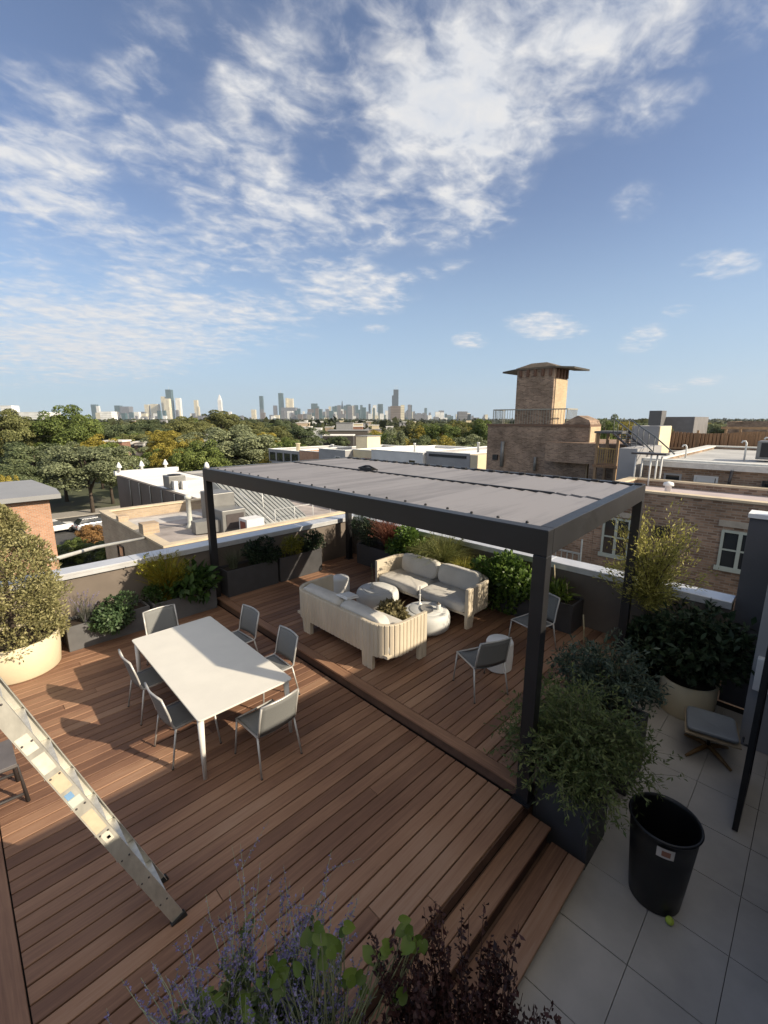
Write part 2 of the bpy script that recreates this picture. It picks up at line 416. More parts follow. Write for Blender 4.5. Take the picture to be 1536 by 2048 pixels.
# ---- the penthouse at the photographer's back and its wing wall ------------------------------------------------
ph = thing('penthouse', 'dark grey stair penthouse rising beside the paved terrace', 'building', (2, -2, TZ))
MB().box(-6.0, 6.55, -6.0, -0.72, TZ, 3.3).build('wall', wallgrey, ph, world=True)
wing = thing('wing_wall', 'tall dark grey wing wall with a white coping at the right end of the parapet', 'wall', (8.1, 0, TZ))
MB().box(7.98, 8.26, -1.4, 0.66, TZ, 2.44).box(6.56, 8.9, -1.9, -1.41, TZ, 3.72).box(8.26, 11.5, -1.5, -0.9, -9, 2.44).build('wall_face', wallgrey, wing, world=True)  # the two rear blocks are unseen, added and sized to shade the deck
MB().box(7.94, 8.30, -1.4, 0.68, 2.44, 2.50).build('coping', plain('white_coping', (0.8,0.8,0.79), 0.4, var=0.02), wing, world=True)
pier = thing('door_pier', 'pale grey door pier at the right edge behind the open black door', 'wall', (7.1, 0.0, TZ))
MB().box(7.00, 7.22, -0.72, 0.30, TZ, 2.36).build('pier_face', palegrey, pier, world=True, bevel=0.006)
MB().box(6.96, 7.24, -0.72, 0.325, 2.36, 2.395).build('pier_cap', cap_mat, pier, world=True)
MB().box(6.90, 6.998, 0.06, 0.26, 0.42, 0.86).build('wall_light', whitecer, pier, world=True, bevel=0.01)
lean = thing('open_door', 'open black framed glass door leaf standing edge-on at the right edge', 'door', (5.8, 0.13, TZ))
fr = MB()
fr.box(5.34, 5.42, 0.10, 0.15, TZ+0.012, 1.66); fr.box(6.20, 6.27, 0.10, 0.15, TZ+0.012, 1.66)
fr.box(5.421, 6.199, 0.10, 0.15, 1.56, 1.66); fr.box(5.421, 6.199, 0.10, 0.15, TZ+0.012, TZ+0.16)
fr.build('frame', blackmat, lean, world=True, bevel=0.004)
MB().box(5.421, 6.199, 0.118, 0.132, TZ+0.161, 1.559).build('pane', plain('blue_tinted_panel', (0.02,0.028,0.05), 0.12, var=0.2), lean, world=True)
hd = MB().tube([(5.38,0.151,0.55),(5.38,0.20,0.55),(5.50,0.20,0.55)],0.012,8); hd.build('handle', darkmetal, lean, world=True)
# ledge and stands that carry the foreground pots
ledge = thing('lower_roof_ledge', 'low grey roof ledge carrying the foreground flower pots', 'ledge', (0, 0, TZ))
MB().box(-1.6, 1.28, -0.71, 0.88, TZ, 0.70).box(-1.6, 0.76, 0.88, 1.46, TZ, 0.70).build('wall', wallgrey, ledge, world=True)

# ---- pergola -----------------------------------------------------------------------------------------------
pg = thing('pergola', 'black aluminium pergola with a closed grey louvre roof over the seating', 'pergola', (5.6, 5.2, RZ))
PX0, PX1, PY0, PY1, PB, PT = 3.66, 7.46, 1.63, 8.78, 2.60, 2.845
w = 0.13
for (x, y, z0) in ((PX0, PY0, 0.0), (PX0, PY1-w, 0.0), (PX1-w, PY0, RZ), (PX1-w, PY1-w, RZ)):
    p = MB().box(x, x+w, y, y+w, z0, PB).build('post', pergola_mat, pg, world=True, bevel=0.006)
    MB().box(x-0.03, x+w+0.03, y-0.03, y+w+0.03, z0+0.001, z0+0.014).build('base_plate', pergola_mat, p, world=False)
    p.children[0].location = (0, 0, 0)
MB().box(PX0, PX0+0.13, PY0, PY1, PB+.002, PT).build('front_beam', pergola_mat, pg, world=True, bevel=0.006)
MB().box(PX1-0.13, PX1, PY0, PY1, PB+.002, PT).build('back_beam', pergola_mat, pg, world=True, bevel=0.006)
MB().box(PX0+0.132, PX1-0.132, PY0, PY0+0.13, PB+.002, PT).build('end_beam', pergola_mat, pg, world=True, bevel=0.006)
MB().box(PX0+0.132, PX1-0.132, PY1-0.13, PY1, PB+.002, PT).build('end_beam', pergola_mat, pg, world=True, bevel=0.006)
XM = 5.73
def louvres(xa, xb):
    mb = MB(); n = 34; y0 = PY0+0.17; y1 = PY1-0.17; p = (y1-y0)/n
    for i in range(n):
        a = y0 + i*p
        mb.add([(xa,a,2.818),(xb,a,2.818),(xb,a+p*0.93,2.836),(xa,a+p*0.93,2.836),(xa,a+p,2.812),(xb,a+p,2.812),(xa,a,2.80),(xb,a,2.80),(xa,a+p,2.80),(xb,a+p,2.80)],
               [(0,1,2,3),(3,2,5,4),(6,8,9,7),(6,7,1,0),(8,4,5,9),(6,0,3,4,8),(7,9,5,2,1)])
    return mb
louvres(PX0+0.16, XM-0.06).build('louvre_panel', louvre_mat, pg, world=True)
louvres(XM+0.07, PX1-0.19).build('louvre_panel', louvre_mat, pg, world=True)
MB().box(XM-0.058, XM+0.068, PY0+0.14, PY1-0.14, 2.70, 2.806).build('centre_gutter', blackmat, pg, world=True)
MB().box(XM-0.05, XM-0.02, PY0+0.75, PY1-0.14, 2.81, 2.85).build('gutter_lip', pergola_mat, pg, world=True)
MB().box(XM-0.05, XM+0.03, 5.95, 6.30, 2.852, 2.90).tube([(XM,5.85,2.87),(XM-.02,6.05,2.93),(XM+.02,6.2,2.92),(XM,6.38,2.87)],0.018).build('louvre_motor', blackmat, pg, world=True)
pin = MB().lathe([(0.016,2.836),(0.016,2.85),(0.008,2.856)], 8).mesh('pivot_pin', blackmat)
bkt = MB().box(PX1-0.21, PX1-0.15, -0.05, 0.05, 2.838, 2.866).mesh('end_bracket', blackmat)
for k in range(22):
    y = PY0+0.3+k*(PY1-PY0-0.6)/21
    o = link('pivot_pin', pin, pg, True); o.location += Vector((PX0+0.19, y, 0))
    o = link('end_bracket', bkt, pg, True); o.location += Vector((0, y, 0))
for (x, y, z) in ((PX0+0.07, PY1-0.06, PT),):
    lt = MB().lathe([(0.05,PT),(0.05,PT+0.04),(0.03,PT+0.10),(0.008,PT+0.12)], 14, Matrix.Translation((x, y, 0))).build('corner_cap', whitecer, pg, world=True)
for o in [q for q in bpy.data.objects if q.type == 'MESH' and (q.parent is pg or (q.parent and q.parent.parent is pg))]:   # the frame follows the slightly skewed lot line
    if o.name.startswith(('pivot_pin', 'end_bracket')):
        o.location.y += 0.25*(o.location.x+pg.location.x-PX0)/3.8*0; continue
    for v_ in o.data.vertices: v_.co.y += 0.25*(v_.co.x-PX0)/3.8*(PY1-v_.co.y)/(PY1-PY0)
# ---- planters on the deck --------------------------------------------------------------------------------------
def planter(name, label, x0, x1, y0, y1, z0, z1, mat, group=None):
    t = thing(name, label, 'planter', ((x0+x1)/2, (y0+y1)/2, z0), 0, group)
    e = 0.035
    b = MB().box(x0, x1, y0, y0+e, z0, z1).box(x0, x1, y1-e, y1, z0, z1).box(x0, x0+e, y0+e, y1-e, z0, z1).box(x1-e, x1, y0+e, y1-e, z0, z1).box(x0+e, x1-e, y0+e, y1-e, z0, z0+0.03)
    b.build('box', mat, t, world=True, bevel=0.004, seg=1)
    MB().box(x0+e+.001, x1-e-.001, y0+e+.001, y1-e-.001, z0+0.031, z1-0.05).build('soil', soil, t, world=True)
    return t
GP = 'rectangular planters round the deck'
planter('planter_box', 'grey planter beside the conifer pot, green trailing shrub spilling over it', 1.06, 2.34, 8.45, 8.92, 0, 0.43, plantermid_mat, GP)
planter('planter_box', 'grey planter behind the head dining chair, below the yellow grass', 2.40, 3.60, 8.45, 8.92, 0, 0.43, plantermid_mat, GP)
planter('planter_box', 'dark planter just right of the far front pergola post, with sparse shrubs', 3.86, 5.06, 8.46, 8.92, RZ, 0.70, planter_mat, GP)
planter('planter_box', 'dark planter under the round yellow-green shrub near the far corner', 5.12, 6.30, 8.46, 8.92, RZ, 0.70, planter_mat, GP)
for i, (a, b, lb) in enumerate(((6.62, 8.30, 'dark planter in the far corner below the red grass'), (4.96, 6.58, 'dark planter behind the middle of the far sofa'),
                                (3.42, 4.92, 'dark planter under the glossy shrub at the near end of the far sofa'), (2.72, 3.36, 'small dark planter against the back parapet, right of the near pergola post'))):
    planter('planter_box', lb, 7.30, 7.78, a, b, RZ, 0.66, planter_mat, GP)
planter('planter_box', 'tall black cube planter beside the deck steps, next to the bin', 3.80, 4.33, 1.08, 1.63, TZ, 0.33, planter_mat, GP)
planter('planter_box', 'tall black planter behind the cube planter, nearer the cream pot', 5.00, 5.60, 1.08, 1.63, TZ, 0.33, planter_mat, GP)
def pot(name, label, x, y, z, r, h, mat, group):
    t = thing(name, label, 'plant pot', (x, y, z), 0, group)
    MB().lathe([(r*0.93,0),(r*0.955,0.02),(r,h*0.5),(r*1.01,h*0.98),(r*0.995,h),(r*0.94,h),(r*0.93,h-0.05),(r*0.92,h-0.08)], 56, capt=False).build('shell', mat, t)
    MB().lathe([(r*0.925,h-0.14),(r*0.9,h-0.055)], 32).build('soil', soil, t)
    return t
pot('cream_pot', 'large sunlit round cream pot holding the golden conifer', 0.42, 8.42, 0, 0.54, 0.54, creampot, 'round cream pots')
pot('cream_pot', 'shaded round cream pot on the paved terrace below the small tree', 7.35, 0.98, TZ, 0.36, 0.52, creampot, 'round cream pots')
# ---- dining table and chairs --------------------------------------------------------------------------------
tb = thing('dining_table', 'long pale rectangular dining table with slim white legs', 'table', (2.08, 5.39, 0), math.radians(-1.2))
def rrect(hx, hy, r, n=5):
    p = []
    for (cx, cy, a) in ((hx-r, hy-r, 0), (-hx+r, hy-r, 90), (-hx+r, -hy+r, 180), (hx-r, -hy+r, 270)):
        for k in range(n+1):
            w_ = math.radians(a + 90*k/n); p.append((cx + r*math.cos(w_), cy + r*math.sin(w_)))
    return p
MB().prism(rrect(0.565, 1.20, 0.04), 0.722, 0.742).build('tabletop', tablemat, tb, bevel=0.004)
MB().box(-0.50, 0.50, -1.12, -1.08, 0.67, 0.718).box(-0.50, 0.50, 1.08, 1.12, 0.67, 0.718).box(-0.53, -0.50, -1.12, 1.12, 0.67, 0.718).box(0.50, 0.53, -1.12, 1.12, 0.67, 0.718).build('apron', tableframe, tb)
for sx in (-1, 1):
    for sy in (-1, 1):
        MB().tube([(sx*0.515, sy*1.12, 0.718), (sx*0.535, sy*1.155, 0.0)], [0.036, 0.020], 12).build('leg', tableframe, tb)
def make_chair(label):
    t = thing('dining_chair', label, 'chair', group='grey sling chairs')
    # seat: slightly dished sheet
    def sheet(fn, nu, nv, th):
        top = [fn(i/(nu-1), j/(nv-1)) for j in range(nv) for i in range(nu)]
        mb = MB(); vs = [Vector(p) for p in top]
        nrm = (vs[1]-vs[0]).cross(vs[nu]-vs[0]).normalized()*th
        fs = [(j*nu+i, j*nu+i+1, (j+1)*nu+i+1, (j+1)*nu+i) for j in range(nv-1) for i in range(nu-1)]
        mb.add(vs, fs, True); n0 = nu*nv
        mb.add([v - nrm for v in vs], [tuple(reversed(f)) for f in fs], True)
        ring = [i for i in range(nu)] + [j*nu+nu-1 for j in range(1, nv)] + [(nv-1)*nu+i for i in range(nu-2, -1, -1)] + [j*nu for j in range(nv-2, 0, -1)]
        for a, b in zip(ring, ring[1:]+ring[:1]): mb.f.append((b, a, n0+a, n0+b)); mb.sm.append(False)
        return mb
    sheet(lambda u, v: (-0.215+0.45*u, -0.222+0.444*v, 0.455-0.022*math.sin(PI*v)*1.0+0.012*u), 8, 8, 0.006).build('seat', sling, t)
    sheet(lambda u, v: (-0.225-0.085*v**1.15-0.03*math.sin(PI*u), -0.232+0.464*u, 0.475+0.384*v), 9, 8, 0.006).build('backrest', sling, t)
    # frame: side rails running up into the back, top rail gently bowed
    fm = MB()
    for s in (-1, 1):
        fm.tube([(0.25, s*0.235, 0.458), (-0.19, s*0.235, 0.452), (-0.225, s*0.235, 0.475), (-0.26, s*0.235, 0.65), (-0.315, s*0.232, 0.862)], 0.012, 8)
    fm.tube([(-0.315, -0.235, 0.862), (-0.335, -0.12, 0.866), (-0.345, 0, 0.867), (-0.335, 0.12, 0.866), (-0.315, 0.235, 0.862)], 0.012, 8)
    fm.tube([(0.245, -0.235, 0.458), (0.245, 0.235, 0.458)], 0.011, 8)
    fm.tube([(-0.20, -0.235, 0.45), (-0.20, 0.235, 0.45)], 0.010, 8)
    fm.build('frame', chairmetal, t)
    for s in (-1, 1):
        for (xa, xb) in ((0.235, 0.275), (-0.20, -0.285)):
            lg = MB().tube([(xa, s*0.235, 0.452), (xb, s*0.262, 0.008)], [0.0125, 0.010], 8).build('leg', chairmetal, t)
            MB().lathe([(0.013,0),(0.013,0.012)], 8, Matrix.Translation((xb, s*0.262, 0))).build('foot_cap', rubber, lg)
    return t
chairs = [  # x, y, z, heading, label
    (1.60, 5.93, 0, 0, 'grey sling chair on the long near side of the table, farther from the ladder'),
    (1.60, 4.90, 0, 2, 'grey sling chair on the long near side of the table, closer to the ladder'),
    (2.10, 6.83, 0, -91, 'grey sling chair at the far head of the dining table, before the planters'),
    (2.82, 6.10, 0, 183, 'shaded sling chair on the table side facing the sofas, farther along'),
    (2.82, 5.05, 0, 179, 'shaded sling chair on the table side facing the sofas, next to the near end'),
    (2.20, 4.10, 0, 92, 'sling chair at the near end of the table, back half in sun'),
    (4.87, 2.98, RZ, 66, 'grey sling chair standing beside the white stool near the pergola post'),
    (6.42, 3.00, RZ, 168, 'grey sling chair half hidden behind the near front pergola post'),
]
proto = None
for (x, y, z, a, lb) in chairs:
    if proto is None: proto = make_chair(lb); c = proto
    else: c = copy_tree(proto)
    c.location = (x, y, z); c.rotation_euler = (0, 0, math.radians(a)); c['label'] = lb
# ---- sofas -----------------------------------------------------------------------------------------------------
def sofa_path(L, D, R, step):
    """plan path of the shell: front end of one arm, round the back, to the front of the other. back lies on x=0"""
    pts = []
    def seg(a, b):
        n = max(1, int((Vector(b)-Vector(a)).length/step))
        for k in range(n): pts.append((a[0]+(b[0]-a[0])*k/n, a[1]+(b[1]-a[1])*k/n))
    def arc(cx, cy, a0, a1):
        n = max(4, int(R*abs(math.radians(a1-a0))/step))
        for k in range(n):
            w_ = math.radians(a0+(a1-a0)*k/n); pts.append((cx+R*math.cos(w_), cy+R*math.sin(w_)))
    h = L/2
    seg((D, -h), (R, -h)); arc(R, -h+R, -90, -180); seg((0, -h+R), (0, h-R)); arc(R, h-R, 180, 90); seg((R, h), (D, h)); pts.append((D, h))
    return pts
def make_sofa(label, x, y, z, rz, L=2.40, D=0.90, pillow=False):
    t = thing('outdoor_sofa', label, 'sofa', (x, y, z), rz, 'cream slatted outdoor sofas')
    R = 0.36; P = sofa_path(L, D, R, 0.0105); n = len(P)
    cum = [0]
    for i in range(1, n): cum.append(cum[-1] + math.dist(P[i], P[i-1]))
    T = cum[-1]
    arm = D - R; arcL = R*PI/2; cor = arm + arcL
    legs = [(-1, 0.19), (cor-0.05, cor+0.17), (T-cor-0.17, T-cor+0.05), (T-0.19, T+1)]
    H = 0.75; bot = 0.235; th = 0.068
    mb = MB(); vs = []
    for i in range(n):
        a = Vector(P[max(0,i-1)]); b = Vector(P[min(n-1,i+1)]); tg = (b-a).normalized(); nr = Vector((tg.y, -tg.x))  # inward
        out = Vector(P[i]) - nr*0.0
        s = cum[i]; gr = 0.011*(1 if (s/0.078) % 1.0 < 0.30 else 0)
        zb = 0.004 if any(l0 <= s <= l1 for l0, l1 in legs) else bot
        o = out + nr*gr; q = out + nr*th
        vs += [(o.x,o.y,zb), (o.x,o.y,H-0.01), (out.x+nr.x*0.014, out.y+nr.y*0.014, H), (q.x-nr.x*0.008,q.y-nr.y*0.008,H), (q.x,q.y,H-0.01), (q.x,q.y,zb)]
    fs = []
    for i in range(n-1):
        for k in range(6):
            k2 = (k+1) % 6
            fs.append((i*6+k, i*6+k2, (i+1)*6+k2, (i+1)*6+k))
    fs.append(tuple(range(6))); fs.append(tuple((n-1)*6+k for k in range(5,-1,-1)))
    mb.add([(p[0], p[1], p[2]) for p in vs], [tuple(f) for f in fs])
    mb.build('slatted_shell', sofaframe, t)
    MB().box(0.07, D-0.02, -L/2+0.06, L/2-0.06, bot+0.005, bot+0.05).build('seat_frame', sofaframe, t)
    def pad(nm, cx, cy, cz, hx, hy, hz, tilt=0, mat=cushion, e=0.28, seed=0):
        rr = random.Random(seed); nu, nv = 28, 14; vs = []; mb = MB()
        sg = lambda v, p: math.copysign(abs(v)**p, v)
        for j in range(nv+1):
            f = -PI/2 + PI*j/nv
            for i in range(nu):
                w_ = 2*PI*i/nu
                vs.append((hx*sg(math.cos(f),e)*sg(math.cos(w_),e), hy*sg(math.cos(f),e)*sg(math.sin(w_),e), hz*sg(math.sin(f),0.62) + 0.012*math.sin(5*w_+seed)*math.cos(f)))
        fs = [(j*nu+i, j*nu+(i+1)%nu, (j+1)*nu+(i+1)%nu, (j+1)*nu+i) for j in range(nv) for i in range(nu)]
        mb.add(vs, fs, True, Matrix.Translation((cx, cy, cz)) @ Matrix.Rotation(tilt, 4, 'Y'))
        return mb.build(nm, mat, t)
    for s in (-1, 1):
        pad('seat_cushion', 0.495, s*(L/4-0.03), 0.355, 0.395, L/4-0.035, 0.10, 0, cushion, 0.16, 3+s)
        pad('back_cushion', 0.20, s*(L/4-0.09), 0.625, 0.105, L/4-0.10, 0.205, math.radians(-12), cushion, 0.3, 8+s)
    return t
make_sofa('cream slatted sofa seen from its back, next to the dining table', 4.10, 5.24, RZ, 0)
make_sofa('cream slatted sofa in front of the planted back parapet, seen from its front', 7.08, 5.27, RZ, PI, 2.36)
wp = thing('folded_blanket', 'pale folded blanket lying on the near sofa back cushion', 'blanket', (4.40, 5.25, RZ+0.83))
MB().box(-0.13, 0.13, -0.14, 0.14, -0.012, 0.012, ch=0.006, M=Matrix.Rotation(math.radians(8),4,'Y')).box(-0.11, 0.12, -0.12, 0.10, 0.0125, 0.03, ch=0.006, M=Matrix.Rotation(math.radians(5),4,'Y')).build('folded_cloth', whitefab, wp, bevel=0.004)
# ---- pebble tables, stools and what stands on them ------------------------------------------------------------
def pebble_table(label, x, y):
    t = thing('coffee_table', label, 'coffee table', (x, y, RZ), 0.3, 'round pebble coffee tables')
    pr = []
    for k in range(15):
        f = -PI/2 + PI*k/14
        pr.append((0.30 + 0.13*max(0, math.cos(f))**0.6, 0.18 + 0.175*math.copysign(abs(math.sin(f))**0.75, math.sin(f))))
    MB().lathe(pr, 48).build('body', pebble, t)
    MB().lathe([(0.30,0.3555),(0.302,0.362),(0.296,0.366),(0.10,0.3665),(0.003,0.3667)], 48, capb=False).build('table_top', plain('pebble_top', (0.62,0.63,0.62), 0.5, var=0.06, scale=7), t)
    return t
pebble_table('round pale pebble coffee table holding a thin stem vase, farther from the bin', 5.82, 6.00)
pebble_table('round pale pebble coffee table carrying the tray and candlestick', 5.74, 4.68)
def stool(label, x, y):
    t = thing('drum_stool', label, 'stool', (x, y, RZ), 0, 'white drum stools')
    MB().lathe([(0.17,0),(0.195,0.02),(0.205,0.23),(0.198,0.43),(0.185,0.452)], 48, smooth=False, capt=False, rf=lambda w_: 1-0.012*abs(math.sin(9*w_))).build('body', whitecer, t)
    MB().lathe([(0.185,0.4525),(0.17,0.462),(0.02,0.464),(0.002,0.464)], 48, capb=False).build('seat_top', whitecer, t)
stool('white fluted drum stool at the far end of the near sofa', 5.52, 6.82)
stool('white fluted drum stool partly hidden by a grey sling chair', 5.50, 3.06)
TT = RZ + 0.367
v = thing('stem_vase', 'thin dark stem standing in a small vase on the farther pebble table', 'vase', (5.72, 6.06, TT))
MB().lathe([(0.03,0),(0.045,0.03),(0.04,0.07),(0.015,0.10),(0.018,0.12)], 16).build('vase_body', pebble, v)
MB().tube([(0,0,0.1),(0.01,0.0,0.3),(0.0,0.012,0.52)], 0.006, 6).build('stem', stemmat, v)
v = thing('candlestick', 'slim white candlestick on the coffee table with the tray', 'candlestick', (5.80, 4.88, TT))
MB().lathe([(0.045,0),(0.045,0.012),(0.016,0.03),(0.013,0.16),(0.022,0.18),(0.02,0.19)], 18).build('holder', whitecer, v)
MB().lathe([(0.011,0.19),(0.010,0.34),(0.003,0.345)], 12).build('candle', whitecer, v)
v = thing('serving_tray', 'shallow oval tray on the coffee table beside the white cup', 'tray', (5.72, 4.64, TT), 0.9)
MB().lathe([(0.16,0.0),(0.19,0.022),(0.182,0.022),(0.155,0.008),(0.002,0.008)], 32, M=Matrix.Diagonal((1,0.6,1,1)), capb=True).build('dish', plain('tray_metal',(0.33,0.32,0.30),0.4,metal=0.4), v)
v = thing('white_cup', 'small white lidded cup at the tray edge on the coffee table', 'cup', (5.86, 4.50, TT))
MB().lathe([(0.03,0),(0.042,0.03),(0.045,0.09),(0.04,0.10)], 20).build('cup_body', whitecer, v)
MB().lathe([(0.041,0.1005),(0.03,0.115),(0.008,0.12),(0.012,0.135),(0.003,0.145)], 20).build('lid', plain('cup_lid',(0.16,0.14,0.12),0.5), v)
bw = thing('low_bowl', 'low stone bowl on the deck between the near sofa and the pebble tables', 'bowl', (5.21, 4.98, RZ))
MB().lathe([(0.12,0),(0.24,0.05),(0.32,0.17),(0.33,0.22),(0.31,0.22),(0.28,0.17),(0.002,0.16)], 36, M=Matrix.Diagonal((0.55,1.15,1,1))).build('bowl_body', pebble, bw)
# ---- black bin, ball, footstool ---------------------------------------------------------------------------
b = thing('trash_bin', 'large open black plastic bin with a paper sticker under its rim', 'bin', (4.04, 0.55, TZ), math.radians(0))
MB().lathe([(0.19,0),(0.205,0.015),(0.225,0.25),(0.248,0.55),(0.266,0.79),(0.278,0.80),(0.284,0.815),(0.278,0.828),(0.264,0.826),(0.255,0.80),(0.24,0.6),(0.215,0.2),(0.196,0.03),(0.002,0.028)], 56).build('bin_body', binmat, b)
sk = MB()
for i in range(6):
    a0 = math.radians(196 - 14 + i*28/6); a1 = math.radians(196 - 14 + (i+1)*28/6)
    f = lambda a_, z_: ((0.2275 + (z_-0.25)*0.0765 + 0.0022 + (0.0006 if z_ > .3 else 0))*math.cos(a_), (0.2275 + (z_-0.25)*0.0765 + 0.0022)*math.sin(a_), z_)
    for (za, zb) in ((0.66, 0.76),):
        sk.add([f(a0,za), f(a1,za), f(a1,zb), f(a0,zb)], [(0,1,2,3)])
sk.build('sticker', paper, b)
sk2 = MB()
for i in range(3):
    a0 = math.radians(190 + i*14/3); a1 = math.radians(190 + (i+1)*14/3)
    g2 = lambda a_, z_: ((0.2275 + (z_-0.25)*0.0765 + 0.0036)*math.cos(a_), (0.2275 + (z_-0.25)*0.0765 + 0.0036)*math.sin(a_), z_)
    sk2.add([g2(a0,0.68), g2(a1,0.68), g2(a1,0.735), g2(a0,0.735)], [(0,1,2,3)])
sk2.build('sticker_panel', plain('sticker_print', (0.30,0.13,0.08), 0.6), b)
for s in (0, PI):
    MB().tube([(0.262*math.cos(s+.35),0.262*math.sin(s+.35),0.74),(0.315*math.cos(s+.2),0.315*math.sin(s+.2),0.755),(0.315*math.cos(s-.2),0.315*math.sin(s-.2),0.755),(0.262*math.cos(s-.35),0.262*math.sin(s-.35),0.74)],0.014,8).build('handle', binmat, b) if False else None
o = MB().sphere((0,0,0.033), 0.033, 20, 12).build('tennis_ball', plain('tennis_felt', (0.46,0.58,0.08), 0.95, var=0.08, scale=40, bump=0.4, bscale=300))
o.location = (3.855, 0.385, TZ); tag(o, 'yellow-green tennis ball lying at the foot of the black bin', 'ball')
ot = thing('footstool', 'low footstool with a pale cushion on a star-shaped wooden base', 'footstool', (6.50, 0.56, TZ), math.radians(12))
def pad2(mb, hx, hy, hz, cz, M):
    nu, nv = 24, 12; sg = lambda v_, p: math.copysign(abs(v_)**p, v_); vs = []
    for j in range(nv+1):
        f = -PI/2 + PI*j/nv
        for i in range(nu):
            w_ = 2*PI*i/nu
            x_ = hx*sg(math.cos(f),.2)*sg(math.cos(w_),.2)
            vs.append((x_, hy*sg(math.cos(f),.2)*sg(math.sin(w_),.2), cz + hz*sg(math.sin(f),.6) + 0.5*x_*x_))
    fs = [(j*nu+i, j*nu+(i+1)%nu, (j+1)*nu+(i+1)%nu, (j+1)*nu+i) for j in range(nv) for i in range(nu)]
    mb.add(vs, fs, True, M)
pm = MB(); pad2(pm, 0.265, 0.265, 0.032, 0.395, None); pm.build('cushion', plain('footstool_leather', (0.24,0.26,0.28), 0.55, var=0.08), ot)
MB().add([(-.285,-.285,.385),(.285,-.285,.385),(.285,.285,.385),(-.285,.285,.385),(-.285,-.285,.365),(.285,-.285,.365),(.285,.285,.365),(-.285,.285,.365)],[(0,1,2,3),(7,6,5,4),(0,4,5,1),(1,5,6,2),(2,6,7,3),(3,7,4,0)]).build('shell', plain('footstool_shell', (0.34,0.27,0.18), 0.4), ot)
MB().tube([(0,0,0.36),(0,0,0.12)], 0.022, 10).build('column', darkmetal, ot)
for k in range(4):
    w_ = math.radians(45+90*k)
    MB().tube([(0.02*math.cos(w_),0.02*math.sin(w_),0.11),(0.17*math.cos(w_),0.17*math.sin(w_),0.07),(0.33*math.cos(w_),0.33*math.sin(w_),0.016)],[0.03,0.026,0.016],8).build('leg', plain('footstool_wood', (0.20,0.115,0.04), 0.5, var=0.2), ot)
# ---- stepladder -----------------------------------------------------------------------------------------------
ld = thing('stepladder', 'paint-spattered aluminium stepladder standing on the deck in the near left', 'ladder', (0.3, 3.23, 0))
LX0, LXT, LZT = 0.84, -0.23, 3.10
ang = math.atan2(LX0-LXT, LZT)
slope = Vector((LXT-LX0, 0, LZT)).normalized()          # up the ladder
per = Vector((slope.z, 0, -slope.x))                    # forward (+x) normal of the climbing face
def lpt(s, f, y): p = Vector((LX0, y, 0)) + slope*s + per*f; return (p.x, p.y, p.z)
LL = (Vector((LXT,0,LZT))-Vector((LX0,0,0))).length
def channel(y, inw):
    """rail: web facing sideways, two flanges turned outwards"""
    mb = MB()
    def slab(f0, f1, ya, yb):
        vs = [lpt(s_, f_, y_) for s_ in (0.02, LL) for f_ in (f0, f1) for y_ in (ya, yb)]
        mb.add(vs, [(0,1,3,2),(4,6,7,5),(0,4,5,1),(2,3,7,6),(0,2,6,4),(1,5,7,3)])
    slab(-0.088, 0.0, y-0.0015, y+0.0015); slab(-0.003, 0.0, y+0.0016, y+inw*0.026) if inw > 0 else slab(-0.003, 0.0, y+inw*0.026, y-0.0016)
    slab(-0.088, -0.085, y+0.0016, y+inw*0.026) if inw > 0 else slab(-0.088, -0.085, y+inw*0.026, y-0.0016)
    return mb
rails = []
for (y, inw) in ((3.04, 1), (3.43, -1)):
    r_ = channel(y, inw).build('rail', alu, ld, world=True); rails.append(r_)
    sh = MB(); vs = [lpt(s_, f_, y_) for s_ in (0.0, 0.05) for f_ in (-0.10, 0.012) for y_ in (y-0.018, y+0.018)]
    sh.add(vs, [(0,1,3,2),(4,6,7,5),(0,4,5,1),(2,3,7,6),(0,2,6,4),(1,5,7,3)]); sh.build('foot', rubber, ld, world=True)
for k in range(1, 10):
    s_ = 0.3*k
    mb = MB(); c0 = Vector(lpt(s_, -0.003, 0)); z_ = c0.z
    mb.box(c0.x-0.088, c0.x+0.0, 3.044, 3.426, z_-0.004, z_); mb.box(c0.x-0.003, c0.x, 3.044, 3.426, z_-0.03, z_-0.0042); mb.box(c0.x-0.088, c0.x-0.085, 3.044, 3.426, z_-0.03, z_-0.0042)
    mb.build('step', alu, ld, world=True)
# rivets, stickers and paint marks on the near rail's broad face
rv = MB()
for k in range(1, 10):
    for f_ in (-0.07, -0.02):
        c0 = Vector(lpt(0.3*k-0.01, f_, 3.0375)); rv.sphere(c0, 0.007, 8, 6)
rv.build('rivets', darkmetal, rails[0], world=True)
def patch(nm, s0, s1, f0, f1, mat):
    MB().add([lpt(s0,f0,3.0372), lpt(s1,f0,3.0372), lpt(s1,f1,3.0372), lpt(s0,f1,3.0372)], [(0,1,2,3)]).build(nm, mat, rails[0], world=True)
st_buff = plain('sticker_buff', (0.60,0.50,0.36), 0.6, var=0.1, scale=20); st_white = plain('sticker_white', (0.66,0.63,0.54), 0.5, var=0.12, scale=20)
st_blue = plain('sticker_blue', (0.20,0.36,0.58), 0.5, var=0.15); st_mint = plain('sticker_mint', (0.55,0.62,0.55), 0.5, var=0.1)
patch('sticker', 1.66, 1.80, -0.08, -0.01, st_buff); patch('sticker', 1.58, 1.63, -0.075, -0.035, st_blue); patch('sticker', 1.51, 1.575, -0.08, -0.012, st_mint)
patch('sticker', 1.22, 1.42, -0.08, -0.012, st_buff); patch('sticker', 1.10, 1.19, -0.07, -0.02, st_white); patch('sticker', 2.02, 2.15, -0.08, -0.015, st_white)
patch('paint_mark', 1.125, 1.15, -0.05, -0.03, plain('paint_violet', (0.16,0.12,0.45), 0.5)); patch('paint_mark', 1.84, 1.98, -0.08, -0.01, st_white)
